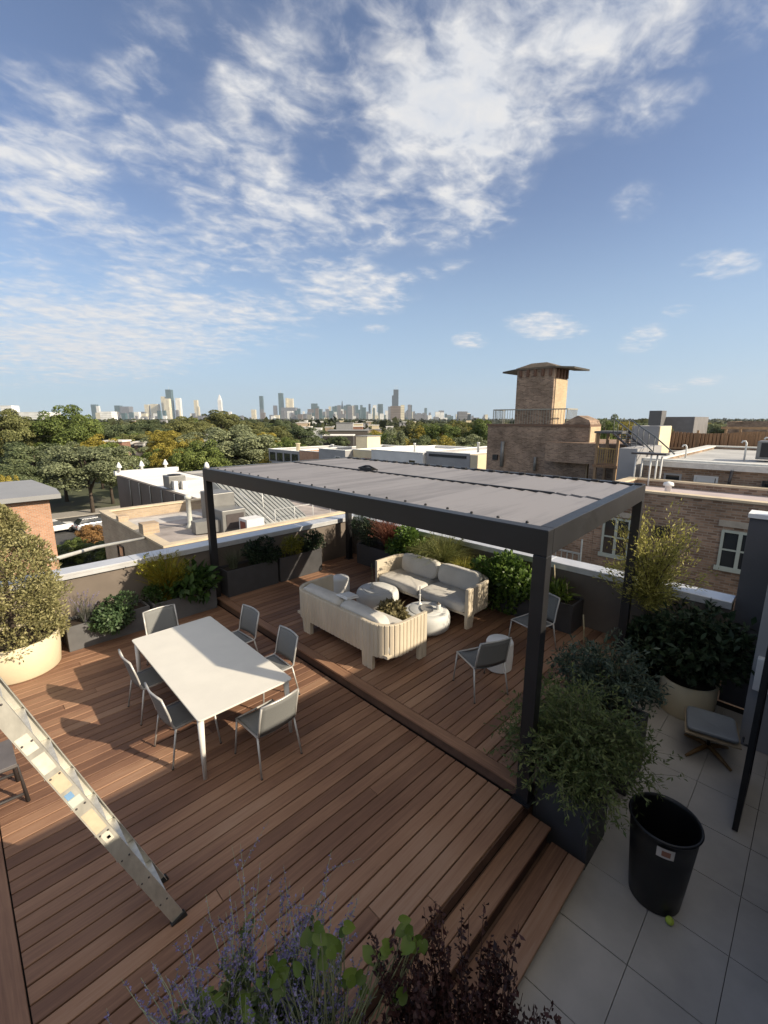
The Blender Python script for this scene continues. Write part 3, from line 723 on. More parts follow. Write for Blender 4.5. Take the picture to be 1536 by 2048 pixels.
for y in (3.06, 3.41):
    MB().tube([(LXT-0.02, y, LZT-0.05), (-1.25, y, 0.01)], 0.018, 8).build('rear_leg', alu, ld, world=True)
cpz = MB().box(LXT-0.16, LXT+0.06, 3.0, 3.47, LZT, LZT+0.06).build('top_cap', plain('ladder_cap', (0.35,0.12,0.06), 0.5), ld, world=True, bevel=0.01)
sd = thing('bench', 'dark metal framed bench end standing at the left edge behind the ladder', 'bench', (-0.2, 5.3, 0))
m_ = MB().tube([(0.13,5.24,0.0),(0.10,5.25,0.43),(-0.75,5.30,0.43),(-0.72,5.30,0.0)],0.019,8).tube([(0.12,5.245,0.10),(-0.72,5.295,0.10)],0.015,8)
m_.tube([(0.09,5.64,0.0),(0.06,5.65,0.43),(-0.79,5.70,0.43),(-0.76,5.70,0.0)],0.019,8).tube([(0.075,5.645,0.10),(-0.76,5.695,0.10)],0.015,8).tube([(-0.3,5.27,0.10),(-0.34,5.67,0.10)],0.015,8)
m_.build('frame', darkmetal, sd, world=True)
MB().box(-0.85, 0.10, 5.22, 5.72, 0.451, 0.475, ch=0.004).build('bench_top', plain('bench_slate', (0.12,0.11,0.11), 0.6), sd, world=True)
# ---- planting on the roof ------------------------------------------------------------------------------------
def blob_points(n, rad, k=14, seed=0, sub=0.42, lo=-0.5, jitter=1.0):
    """points through an uneven crown: k lumps set inside an ellipsoid, leaves on and in the lumps"""
    g = np.random.default_rng(seed)
    c = unit(g.normal(size=(k,3))) * (g.random((k,1))**0.45) * (1-sub*0.8)
    c[:,2] = np.maximum(c[:,2], lo)
    rs = sub * (0.6 + 0.7*g.random(k))
    idx = g.choice(k, n, p=rs**2/np.sum(rs**2))
    d = unit(g.normal(size=(n,3)))
    r = (0.55 + 0.45*g.random(n)**0.6) * rs[idx]
    P = c[idx] + d*r[:,None]
    return P*np.array(rad), unit(d + 0.6*unit(c[idx]+1e-6)), g
def shrub(name, label, loc, rad, n, size, mat, seed=0, k=14, sub=0.42, aspect=0.5, droop=0.0, up=0.25, cat='shrub', stems=5, stem_mat=None, group=None, zc=None, lo=-0.5, spread=0.7):
    t = thing(name, label, cat, loc, 0, group)
    P, D, g = blob_points(n, rad, k, seed, sub, lo)
    zc = rad[2]*0.75 if zc is None else zc
    P = P + np.array([0,0,zc])
    D = unit(D*spread + g.normal(size=(n,3))*0.55 + np.array([0,0,up-droop]))
    Nn = unit(P - np.array([0,0,zc*0.6])) + np.array([0,0,0.5]) + g.normal(size=(n,3))*0.55
    V, Q = leaf_arrays(P, D, size*(0.6+0.8*g.random(n)), aspect, 0.25, g, Nn)
    link('foliage', np_mesh('foliage', V, Q, mat), t)
    mb = MB(); rr = random.Random(seed)
    for i in range(stems):
        a = rr.uniform(0, 2*PI); q = rr.uniform(0.3, 0.8)
        e = (rad[0]*q*math.cos(a), rad[1]*q*math.sin(a), zc + rad[2]*rr.uniform(0.0, 0.5))
        mb.tube([(0.03*math.cos(a),0.03*math.sin(a),-0.02), (e[0]*0.4, e[1]*0.4, e[2]*0.55), e], [0.012, 0.009, 0.004], 6)
    mb.build('stem', stem_mat or stemmat, t)
    return t
def grass(name, label, loc, n, h, r, mat, seed=0, lean=0.6, w=0.008, cat='grass clump', group=None, base=0.08, plume=None):
    t = thing(name, label, cat, loc, 0, group); g = np.random.default_rng(seed)
    a = g.random(n)*2*PI; b = base*np.sqrt(g.random(n)); hh = h*(0.55+0.45*g.random(n)); ou = r*(0.15+0.85*g.random(n))
    kk = 6; tt = np.linspace(0, 1, kk)[None,:]
    out = ou[:,None]*(tt**1.8); z = hh[:,None]*(tt - lean*0.55*tt**2.6*(ou/r)[:,None])
    aa = a[:,None] + g.normal(size=(n,1))*0.25*tt
    paths = np.stack([b[:,None]*np.cos(a)[:,None]+out*np.cos(aa), b[:,None]*np.sin(a)[:,None]+out*np.sin(aa), z], axis=2)
    V, Q = strip_arrays(paths, w*(0.7+0.6*g.random(n)), g)
    link('blades', np_mesh('blades', V, Q, mat), t)
    if plume:
        m = plume[1]; sel = g.choice(n, m); P = paths[sel][:, -1, :]; D0 = unit(paths[sel][:,-1,:]-paths[sel][:,-2,:])
        per = 26; PP = np.repeat(P, per, 0) - np.repeat(D0, per, 0)*(g.random((m*per,1))*plume[3]); DD = unit(np.repeat(D0, per, 0) + g.normal(size=(m*per,3))*0.7)
        V, Q = leaf_arrays(PP, DD, plume[2]*(0.6+0.8*g.random(m*per)), 0.4, 0.2, g)
        link('plumes', np_mesh('plumes', V, Q, plume[0]), t)
    return t
G = lambda r, g, b: (r, g, b)
lm_gold = leafmat('conifer_golden', [G(.085,.088,.035), G(.215,.205,.085), G(.35,.325,.15), G(.47,.43,.23)], 0.2, 0.6, 5)
lm_sagegreen = leafmat('leaf_grey_green', [G(.025,.05,.022), G(.07,.12,.05), G(.14,.20,.09)], 0.3, 0.5, 4)
lm_mid = leafmat('leaf_mid_green', [G(.018,.04,.012), G(.05,.10,.025), G(.10,.17,.04)], 0.3, 0.45, 4)
lm_bright = leafmat('leaf_bright_green', [G(.03,.06,.012), G(.09,.16,.03), G(.19,.28,.06)], 0.35, 0.4, 4)
lm_dark = leafmat('leaf_dark_green', [G(.008,.018,.009), G(.022,.042,.02), G(.05,.08,.04)], 0.25, 0.5, 4)
lm_yel = leafmat('leaf_yellow_green', [G(.08,.09,.012), G(.22,.22,.025), G(.36,.33,.05)], 0.35, 0.5, 4)
lm_strw = leafmat('grass_straw_green', [G(.06,.08,.02), G(.17,.19,.06), G(.32,.30,.12)], 0.35, 0.5, 3)
lm_red = leafmat('grass_red', [G(.07,.022,.015), G(.20,.07,.045), G(.30,.15,.10)], 0.3, 0.6, 3)
lm_blue = leafmat('leaf_blue_green', [G(.02,.035,.027), G(.05,.08,.06), G(.11,.14,.10)], 0.25, 0.5, 4)
lm_burg = leafmat('leaf_burgundy', [G(.012,.006,.006), G(.035,.014,.013), G(.075,.03,.026)], 0.25, 0.5, 6)
lm_feather = leafmat('leaf_feathery', [G(.035,.058,.02), G(.095,.135,.045), G(.19,.22,.08)], 0.35, 0.5, 3)
lm_willow = leafmat('leaf_willow_yellow', [G(.12,.13,.03), G(.30,.29,.07), G(.50,.46,.14)], 0.35, 0.5, 2.5)
lm_olive = leafmat('leaf_dried_olive', [G(.08,.07,.035), G(.21,.185,.09), G(.36,.32,.19)], 0.25, 0.7, 6)
lm_lime = leafmat('leaf_lime', [G(.06,.10,.02), G(.115,.17,.032), G(.18,.25,.05)], 0.4, 0.4, 3)
# golden conifer: a tapering column of small upright sprays
t = thing('golden_conifer', 'big golden green conifer bush filling the large cream pot at the left edge', 'conifer', (0.40, 8.42, 0.46))
g = np.random.default_rng(3); nc = 330; n = 26000
hz = g.random(nc)**1.1; ph_ = g.random(nc)*2*PI
prof = 0.70*np.sin(np.clip((hz+0.20)/1.20,0,1)*PI)**0.6*(1-0.42*hz)*(0.78+0.42*g.random(nc))
C_ = np.stack([prof*np.cos(ph_), prof*np.sin(ph_), 0.0+2.05*hz], axis=1); rs = 0.085+0.075*g.random(nc)
idx = g.choice(nc, n, p=rs**2/np.sum(rs**2)); d = unit(g.normal(size=(n,3)) + 0.5*np.stack([np.cos(ph_[idx]), np.sin(ph_[idx]), np.full(n, .35)], axis=1))
P = C_[idx] + d*(rs[idx]*(0.45+0.55*g.random(n)**0.5))[:,None]
D = unit(d + np.array([0,0,0.45]) + g.normal(size=(n,3))*0.35)
V, Q = leaf_arrays(P, D, 0.042*(0.6+0.9*g.random(n)), 0.5, 0.2, g, np.cross(D, np.cross(d, D)) + g.normal(size=(n,3))*0.35); link('foliage', np_mesh('foliage', V, Q, lm_gold), t)
MB().tube([(0,0,-0.06),(0.02,0,0.9),(0,0,1.7)],[0.05,0.035,0.01],8).build('trunk', bark, t)

def spray(name, label, loc, n, h, r, leaf, mat, seed, nl=70, aspect=0.35, twigs=3, zmin=0.35, droop=0.5, cat='shrub', rad=(1,1), cone=0.9, sm=None):
    """loose shrub: arching stems with side twigs, leaves strung along them"""
    t = thing(name, label, cat, loc); g = np.random.default_rng(seed); sb = MB(); LP = []; LD = []; LN = []
    for k in range(n):
        a = g.random()*2*PI; o = r*math.sqrt(g.random())*cone; hh = h*(zmin + (1-zmin)*g.random())*(1-0.45*(o/r)**2); b = 0.06*r
        def at(u): 
            ou = b + (o-b)*u**1.25
            return np.array([ou*math.cos(a)*rad[0], ou*math.sin(a)*rad[1], hh*(1.0*u - droop*(o/r)*u**3)])
        pts = [at(u) for u in np.linspace(0,1,7)]; kn = g.normal(size=(7,3))*0.022*r; pts = [p + q*(i/6) for i, (p, q) in enumerate(zip(pts, kn))]
        sb.tube(pts, [0.006,0.005,0.0045,0.004,0.003,0.002,0.001], 4, cap=False)
        runs = [np.array(pts)[2:]]
        for w_ in range(twigs):
            i = 2 + int(g.random()*4); q0 = pts[i]; dv = unit((np.array([math.cos(a+g.normal()*1.1), math.sin(a+g.normal()*1.1), 0.35+g.normal()*0.45]))[None])[0]
            ln = r*(0.18+0.26*g.random()); tw = np.array([q0 + dv*ln*u + np.array([0,0,-0.12*ln*u*u]) for u in np.linspace(0,1,5)]); sb.tube(tw, [0.003,0.0025,0.002,0.0015,0.001], 4, cap=False); runs.append(tw)
        for R_ in runs:
            m_ = max(6, int(nl/len(runs)*(1.6 if R_ is runs[0] else 0.8))); u = g.random(m_)*(len(R_)-1.001); i0 = u.astype(int); f = (u-i0)[:,None]
            LP.append(R_[i0]*(1-f)+R_[i0+1]*f + g.normal(size=(m_,3))*0.006); tg = unit(R_[i0+1]-R_[i0]); LD.append(unit(tg*0.6 + g.normal(size=(m_,3))*0.75)); LN.append(np.array([0,0,1.0])+g.normal(size=(m_,3))*0.45)
    sb.build('stems', sm or stemmat, t)
    P = np.concatenate(LP); V, Q = leaf_arrays(P, np.concatenate(LD), leaf*(0.5+0.9*g.random(len(P))), aspect, 0.2, g, np.concatenate(LN)); link('foliage', np_mesh('foliage', V, Q, mat), t)
    return t
shrub('trailing_shrub', 'grey green leafy shrub trailing over the front of the left planter', (1.80, 8.46, 0.36), (0.46,0.42,0.38), 3200, 0.06, lm_sagegreen, 11, 12, 0.45, 0.55, droop=0.35, zc=0.10)
grass('lavender_tuft', 'thin pale lavender tuft in the left corner of the sunlit planter', (1.38, 8.68, 0.38), 180, 0.55, 0.22, leafmat('lavender_leaf', [G(.07,.08,.06), G(.15,.16,.13), G(.22,.20,.26)], 0.3, 0.6, 4), 12, 0.2, 0.006, 'lavender', plume=(lavmat, 26, 0.016, 0.12))
grass('yellow_grass', 'tall yellow feathery grass blowing above the left parapet', (2.72, 8.62, 0.38), 900, 1.05, 0.50, leafmat('grass_gold', [G(.10,.085,.012), G(.28,.22,.02), G(.42,.35,.05)], 0.4, 0.6, 3), 13, 0.35, 0.012, 'grass clump', plume=(lm_yel, 60, 0.05, 0.30))
shrub('amsonia_bush', 'low mid green bush at the foot of the yellow grass', (2.48, 8.62, 0.38), (0.26,0.24,0.26), 1100, 0.055, lm_mid, 14, 9, 0.5, 0.35)
shrub('hosta', 'broad leaved green plant in the planter behind the head chair', (3.10, 8.50, 0.42), (0.50,0.44,0.32), 560, 0.19, lm_mid, 15, 10, 0.5, 0.5, droop=0.2, cat='plant')
grass('sparse_grass', 'wispy grey grass just right of the far pergola post', (4.10, 8.66, 0.68), 240, 0.55, 0.3, leafmat('grass_greygreen', [G(.04,.05,.03), G(.10,.12,.07), G(.2,.2,.14)], 0.3, 0.6, 3), 16, 0.35, 0.006)
shrub('dark_shrub', 'dark green bush filling the planter left of the round yellow shrub', (4.70, 8.64, 0.64), (0.55,0.32,0.36), 2400, 0.06, lm_dark, 17)
shrub('round_shrub', 'round yellow-green shrub standing out in the dark planter row', (5.50, 8.56, 0.66), (0.30,0.30,0.34), 1700, 0.045, lm_yel, 18, 16, 0.4, 0.4)
shrub('dark_shrub', 'dark green bush right of the round yellow shrub, near the corner', (6.10, 8.62, 0.64), (0.44,0.34,0.34), 2000, 0.06, lm_dark, 19)
# back planter row, far corner to near
shrub('spiky_shrub', 'dark conifer-like shrub in the far corner beside the red grass', (7.42, 8.02, 0.58), (0.40,0.42,0.60), 3800, 0.06, lm_dark, 21, 12, 0.5, 0.2, up=0.6)
grass('red_grass', 'tall reddish grass in the far corner of the back planter', (7.56, 7.40, 0.58), 800, 1.0, 0.50, lm_red, 22, 0.3, 0.010, plume=(lm_red, 60, 0.035, 0.14))
shrub('hydrangea', 'leafy bright green shrub behind the left half of the far sofa', (7.36, 6.55, 0.54), (0.48,0.70,0.52), 3600, 0.085, lm_bright, 23, 18, 0.4, 0.6)
grass('fountain_grass', 'arching pale green fountain grass behind the middle of the far sofa', (7.36, 5.60, 0.60), 2000, 0.95, 0.78, lm_strw, 24, 0.75, 0.008, base=0.14, plume=(lm_strw, 40, 0.04, 0.16))
grass('yellow_sedge', 'small yellow grass tuft right of the fountain grass', (7.28, 4.98, 0.60), 520, 0.55, 0.42, leafmat('sedge_yellow', [G(.14,.14,.02), G(.32,.30,.05), G(.45,.42,.1)], 0.35, 0.5, 3), 25, 0.8, 0.007)
shrub('glossy_shrub', 'dense glossy green shrub at the near end of the far sofa', (7.34, 4.08, 0.44), (0.54,0.82,0.60), 4600, 0.088, lm_bright, 26, 34, 0.30, 0.6, zc=0.24, lo=-0.9)
shrub('strap_plant', 'small yellow-tipped plant beside the bamboo canes on the back parapet', (7.50, 3.05, 0.58), (0.24,0.28,0.22), 240, 0.16, lm_lime, 27, 8, 0.5, 0.22, up=0.6)
for (x, y, z0, h, lb) in ((7.60, 3.18, 0.55, 0.66, 'bamboo cane rising from the small dark planter'), (7.52, 2.90, 0.55, 0.40, 'shorter bamboo cane beside the taller one in the small planter'), (7.10, 2.42, RZ, 0.52, 'lone bamboo cane standing at the right edge of the raised deck')):
    t = thing('bamboo_cane', lb, 'cane', (x, y, z0), 0, 'bamboo canes'); MB().tube([(0,0,0),(0.015,0.02,h*0.5),(0.0,0.05,h)], 0.011, 8).build('cane', bamboo, t)
# shrubs in the two black cube planters
spray('feathery_shrub', 'large loose feathery green shrub spilling over the black cube planter', (4.10, 1.38, 0.26), 170, 1.48, 0.90, 0.050, lm_feather, 31, 110, 0.32, 4, 0.25, 0.75)
shrub('yellow_sprig', 'small bright yellow-green sprig at the foot of the feathery shrub', (3.92, 1.22, 0.34), (0.10,0.10,0.16), 240, 0.045, lm_lime, 32, 6, 0.5, 0.5)
spray('blue_shrub', 'bluish green shrub behind the feathery one, toward the cream pot', (5.40, 1.55, 0.30), 80, 1.20, 0.74, 0.075, lm_blue, 33, 80, 0.30, 4, 0.4, 0.5)
# small tree in the shaded cream pot with pale willow-like top
t = thing('willow_tree', 'small tree with pale yellow upright top against the brick facade', 'tree', (7.60, 1.68, TZ))
trunk = MB().tube([(0,0,0),(0.02,0.02,0.9),(0.0,0.0,1.75)],[0.035,0.028,0.02],8)
g = np.random.default_rng(41); paths = []; 
for k in range(64):
    a = g.random()*2*PI; r_ = 0.15+0.62*g.random(); h_ = 0.5+0.95*g.random(); z0 = 1.25+0.40*g.random()
    if k % 3 == 0: h_ *= 0.35; r_ *= 1.1
    paths.append([(0.3*r_*u*math.cos(a)+0.7*r_*u**1.5*math.cos(a), 0.3*r_*u*math.sin(a)+0.7*r_*u**1.5*math.sin(a), z0+h_*u) for u in (0,.33,.66,1)])
    trunk.tube(paths[-1], [0.010,0.007,0.004,0.002], 5, cap=False)
trunk.build('trunk', bark, t)
Ps = []; Ds = []
for p in paths:
    p = np.array(p); m_ = 135; u = g.random(m_)*0.9+0.1; i0 = np.minimum((u*3).astype(int), 2); f = u*3-i0
    q = p[i0]*(1-f)[:,None] + p[i0+1]*f[:,None]; Ps.append(q + g.normal(size=(m_,3))*0.045); Ds.append(unit(p[i0+1]-p[i0]) + g.normal(size=(m_,3))*0.55)
P = np.concatenate(Ps); D = np.concatenate(Ds); V, Q = leaf_arrays(P, D, 0.06*(0.6+0.8*g.random(len(P))), 0.28, 0.2, g)
link('crown', np_mesh('crown', V, Q, lm_willow), t)
spray('dark_potted_shrub', 'dark broad leaved shrub growing from the shaded cream pot', (7.36, 0.98, 0.00), 90, 1.35, 0.85, 0.12, lm_dark, 42, 60, 0.42, 4, 0.6, 0.12)
shrub('dark_shrub', 'dark bush against the back parapet behind the shaded cream pot', (7.42, 1.62, -0.2), (0.34,0.5,0.62), 2200, 0.09, lm_dark, 43, 14, 0.42, 0.5, zc=0.6, lo=-0.8)
bl = shrub('dried_arrangement', 'heap of dried olive and beige foliage in the low stone bowl', (5.21, 4.98, RZ+0.17), (0.26,0.46,0.20), 1500, 0.085, lm_olive, 44, 16, 0.4, 0.55, zc=0.14, cat='plant', stems=4)
# ---- foreground pots on the ledge ------------------------------------------------------------------------------
FZ = 0.705
def tub(label, x, y, r, h, rz=0):
    t = thing('ledge_pot', label, 'plant pot', (x, y, FZ), rz, 'pots on the roof ledge')
    MB().lathe([(r*.85,0),(r*.95,h*.5),(r,h),(r*.94,h),(r*.92,h-.05)], 40, capt=False).build('shell', planter_mat, t)
    MB().lathe([(r*.93,h-.12),(r*.91,h-.04)], 28).build('soil', soil, t)
tub('charcoal pot of purple flowered sage below the camera', 0.47, 1.17, 0.26, 0.42)
tub('charcoal pot of dark red barberry below the camera', 1.02, 0.62, 0.24, 0.42)
def spikes(t, base, n, h, reach, lean, seed, leaf_m, spike=0.22, flower=True, nl=60):
    """upright stems: wiry stalk, small leaves low down, flower whorls along the top"""
    g = np.random.default_rng(seed); st_ = MB(); LP = []; LD = []; FP = []; FD = []
    for k in range(n):
        a = g.random()*2*PI; b = 0.22*math.sqrt(g.random()); hh = h*(0.5+0.55*g.random()); o = reach*g.random()
        bx, by = b*math.cos(a), b*math.sin(a); kn = g.normal(size=2)*0.05
        pts = [np.array([bx + (o*math.cos(a)+lean[0]*hh)*u**1.35 + kn[0]*math.sin(5*u), by + (o*math.sin(a)+lean[1]*hh)*u**1.35 + kn[1]*math.sin(4*u), hh*u*(1-0.10*o*u)]) for u in np.linspace(0,1,7)]
        st_.tube(pts, [0.0034,0.0032,0.003,0.0026,0.0022,0.0018,0.001], 5, cap=False)
        P = np.array(pts); 
        u = 0.15+0.55*g.random(nl); i0 = np.minimum((u*6).astype(int),5); f = (u*6-i0)[:,None]
        LP.append(P[i0]*(1-f)+P[i0+1]*f); LD.append(g.normal(size=(nl,3))*np.array([1,1,.4])+np.array([0,0,.5]))
        if flower:
            for br in range(3 if k % 2 else 1):
                if br == 0: q0, q1 = P[4], P[6]
                else:
                    q0 = P[3+br % 3]*0.6+P[min(6,4+br%3)]*0.4; q1 = q0 + np.array([*(g.normal(size=2)*0.07), 0.10+0.09*g.random()])
                    st_.tube([q0, (q0+q1)/2+np.array([0,0,.006]), q1], [0.0016,0.0014,0.0008], 4, cap=False)
                m_ = 34 if br == 0 else 22; w_ = np.floor(g.random(m_)*9)/9+g.normal(size=m_)*0.012
                FP.append(q0+(q1-q0)*w_[:,None]); FD.append(g.normal(size=(m_,3))+np.array([0,0,.3]))
    st_.build('stems', stemsilver if flower else stemmat, t)
    P = np.concatenate(LP); V, Q = leaf_arrays(P, np.concatenate(LD), 0.04*(0.6+0.8*g.random(len(P))), 0.35, 0.2, g); link('leaves', np_mesh('leaves', V, Q, leaf_m), t)
    if flower:
        P = np.concatenate(FP); V, Q = leaf_arrays(P, np.concatenate(FD), 0.0125*(0.7+0.7*g.random(len(P))), 0.6, 0.3, g); link('flowers', np_mesh('flowers', V, Q, lavmat), t)
t = thing('russian_sage', 'purple flowered sage with silvery wiry stems in the near foreground', 'flowering plant', (0.47, 1.17, FZ+0.38))
spikes(t, None, 300, 0.47, 0.50, (0.18, 0.23), 51, leafmat('leaf_silver_sage', [G(.05,.075,.03), G(.12,.165,.065), G(.21,.26,.12)], 0.3, 0.6, 5))
t = thing('lime_leaf_plant', 'round lime green leaves growing up among the foreground sage', 'plant', (0.70, 0.98, FZ+0.38))
g = np.random.default_rng(52); lv = MB(); stm = MB()
def heart(mb, c, nrm, up, s):
    n_ = Vector(nrm).normalized(); u = (Vector(up) - n_*Vector(up).dot(n_)).normalized(); w_ = n_.cross(u)
    prof = [(0,-0.12),(0.22,-0.28),(0.45,-0.12),(0.5,0.18),(0.36,0.5),(0,0.86),(-0.36,0.5),(-0.5,0.18),(-0.45,-0.12),(-0.22,-0.28)]
    vs = [Vector(c)] + [Vector(c) + (w_*x + u*y)*s + n_*s*(0.28*abs(x)-0.16*y*y) for x, y in prof]
    mb.add(vs, [(0,1+i,1+(i+1)%10) for i in range(10)], True)
for (px, py, D) in ((640,1865,1.42),(668,1888,1.40),(625,1872,1.46),(650,1925,1.36),(688,1862,1.5),(768,1892,1.38),(762,1906,1.37),(815,1868,1.40),(822,1880,1.39),(806,1860,1.42),(845,1885,1.4),(600,1940,1.4),(785,2005,1.30),(800,1995,1.28),(560,1990,1.36),(520,1960,1.42),(700,1960,1.34),(480,2010,1.38),(545,1930,1.45)) + tuple((cx+g.normal()*sx, cy+g.normal()*sy, 1.40+0.05*g.normal()) for cx, cy, sx, sy, m_ in ((655,1895,28,26,9),(820,1880,16,14,5),(590,1960,40,30,7),(720,1950,40,35,6),(500,2020,40,20,4)) for _ in range(m_)):
    c = at_depth(px, py, D); b_ = Vector((0.70+g.normal()*0.05, 0.98+g.normal()*0.05, FZ+0.40))
    heart(lv, c - t.location, (-0.5+g.normal()*0.35, -0.5+g.normal()*0.35, 0.75), (g.normal(), g.normal(), -0.4), 0.036+0.024*g.random())
    stm.tube([b_ - t.location, ((b_+c)/2 + Vector((0,0,0.04))) - t.location, c - t.location], [0.004,0.003,0.002], 5)
lv.build('leaves', lm_lime, t); stm.build('stems', stemmat, t)
t = thing('barberry', 'dark burgundy barberry with upright twigs in the near foreground', 'shrub', (1.02, 0.62, FZ+0.38))
g = np.random.default_rng(53); tw = MB(); Ps = []; Ds = []
for k in range(190):
    a = g.random()*2*PI; b = 0.18*math.sqrt(g.random()); hh = (0.30+0.42*g.random()); o = 0.22*g.random()
    pts = np.array([[b*math.cos(a)+(o*math.cos(a)+0.11*hh)*u**1.4, b*math.sin(a)+(o*math.sin(a)+0.13*hh)*u**1.4, hh*u] for u in np.linspace(0,1,6)])
    tw.tube(pts, [0.004,0.0035,0.003,0.0025,0.002,0.001], 5, cap=False)
    m_ = 75; u = 0.2+0.8*g.random(m_); i0 = np.minimum((u*5).astype(int),4); f = (u*5-i0)[:,None]
    Ps.append(pts[i0]*(1-f)+pts[i0+1]*f + g.normal(size=(m_,3))*0.008); Ds.append(g.normal(size=(m_,3))+np.array([0,0,.5]))
tw.build('twigs', plain('twig_red', (0.06,0.025,0.02), 0.8), t)
P = np.concatenate(Ps); V, Q = leaf_arrays(P, np.concatenate(Ds), 0.024*(0.6+0.8*g.random(len(P))), 0.55, 0.25, g); link('leaves', np_mesh('leaves', V, Q, lm_burg), t)
# ---- the city district around --------------------------------------------------------------------------------
GZ = -9.0
gm, tt_, bb_ = nt('city_ground'); L_ = tt_.links
tcg = N(tt_, 'ShaderNodeTexCoord'); ng = N(tt_, 'ShaderNodeTexNoise', ins={'Scale': 0.02, 'Detail': 9.0, 'Roughness': 0.65}); L_.new(tcg.outputs['Object'], ng.inputs['Vector'])
rg = ramp(tt_, [(0.35, (0.035,0.05,0.02)), (0.5, (0.07,0.08,0.04)), (0.62, (0.12,0.11,0.09)), (0.8, (0.2,0.19,0.17))]); L_.new(ng.outputs['Fac'], rg.inputs[0]); L_.new(rg.outputs[0], bb_.inputs['Base Color']); bb_.inputs['Roughness'].default_value = 0.95
gp = MB(); gp.add([(24000*math.cos(2*PI*k/64), 24000*math.sin(2*PI*k/64), GZ) for k in range(64)], [tuple(range(64))])
ground_obj('ground', gp, gm)
asphalt = plain('asphalt', (0.055,0.054,0.053), 0.9, var=0.25, scale=1.5, bump=0.2, bscale=40)
ground_obj('street', MB().box(4.6, 40, 47, 70, GZ, GZ+0.004), asphalt)
ground_obj('alley', MB().box(10.6, 15.6, -40, 12.5, GZ, GZ+0.004), asphalt)
ground_obj('sidewalk', MB().box(4.6, 40, 70, 74, GZ, GZ+0.12), plain('concrete_walk', (0.33,0.31,0.28), 0.9, var=0.15))
roof_tan = plain('roof_tan_gravel', (0.36,0.32,0.30), 0.9, var=0.38, scale=0.9, bump=0.1)
roof_white = plain('roof_white_membrane', (0.80,0.78,0.74), 0.7, var=0.06, scale=0.8)
roof_grey = plain('roof_grey_membrane', (0.22,0.22,0.22), 0.85, var=0.2, scale=0.7)
roof_pink = plain('roof_pale_membrane', (0.44,0.38,0.38), 0.85, var=0.15, scale=0.6)
br_org = brick('brick_orange', (0.40,0.19,0.105), (0.52,0.27,0.16), (0.42,0.36,0.30))
br_brn = brick('brick_brown', (0.19,0.125,0.09), (0.38,0.265,0.19), (0.32,0.27,0.22), bw=0.24, bh=0.08, stain=0.5)
br_tan = brick('brick_tan', (0.37,0.28,0.20), (0.46,0.36,0.25), (0.40,0.34,0.27))
br_lit = brick('brick_sunlit_face', (0.44,0.33,0.21), (0.56,0.43,0.28), (0.50,0.41,0.29), stain=0.15)  # sunlight on the tower's side faces put into a cream brick colour
br_red = brick('brick_red', (0.24,0.105,0.07), (0.33,0.15,0.10), (0.28,0.22,0.18))
coping_tan = plain('coping_limestone', (0.55,0.46,0.33), 0.8, var=0.15, scale=2)
stucco_dk = plain('stucco_dark', (0.115,0.10,0.088), 0.9, var=0.2, scale=0.6)
stucco_wh = plain('stucco_white', (0.62,0.62,0.62), 0.8, var=0.06, scale=0.8)
stucco_cr = plain('stucco_cream', (0.64,0.55,0.38), 0.8, var=0.08, scale=0.8)
stucco_gy = plain('stucco_grey', (0.30,0.30,0.31), 0.8, var=0.1, scale=0.8)
ductmat = plain('duct_steel', (0.20,0.20,0.195), 0.5, metal=0.3, var=0.15, scale=2)
greenshade = plain('green_shingle', (0.12,0.095,0.07), 0.8, var=0.3, scale=3)
woodfence = plain('cedar_boards', (0.26,0.155,0.085), 0.8, var=0.3, scale=2.5, stretch=(6,6,0.6))
woodpost = plain('cedar_posts', (0.32,0.21,0.12), 0.8, var=0.25, scale=4)
whitepipe = plain('white_pipe', (0.60,0.61,0.60), 0.45, var=0.05)
def window(t, face, c, u0, u1, z0, z1, frame=sageframe, mull=1, cross=True):
    """window on a wall lying in the plane x=c (face 'x', seen from -x) or y=c (face 'y', seen from -y)"""
    f = MB(); e = 0.07
    def bx(mb, a0, a1, b0, b1, d0, d1):
        if face == 'x': mb.box(c-d1, c-d0, a0, a1, b0, b1)
        else: mb.box(a0, a1, c-d1, c-d0, b0, b1)
    bx(f, u0, u1, z1-e, z1, 0.002, 0.05); bx(f, u0-0.06, u1+0.06, z0-0.06, z0+e, 0.002, 0.07); bx(f, u0, u0+e, z0+e, z1-e, 0.002, 0.05); bx(f, u1-e, u1, z0+e, z1-e, 0.002, 0.05)
    for k in range(mull):
        m_ = u0 + (u1-u0)*(k+1)/(mull+1); bx(f, m_-0.045, m_+0.045, z0+e, z1-e, 0.002, 0.048)
    if cross: bx(f, u0+e, u1-e, (z0+z1)/2-0.025, (z0+z1)/2+0.025, 0.003, 0.036)
    w_ = f.build('window', frame, t, world=True)
    p = MB(); bx(p, u0+e*.5, u1-e*.5, z0+e*.5, z1-e*.5, 0.001, 0.02); p.build('pane', glass, w_, world=True)
    return w_
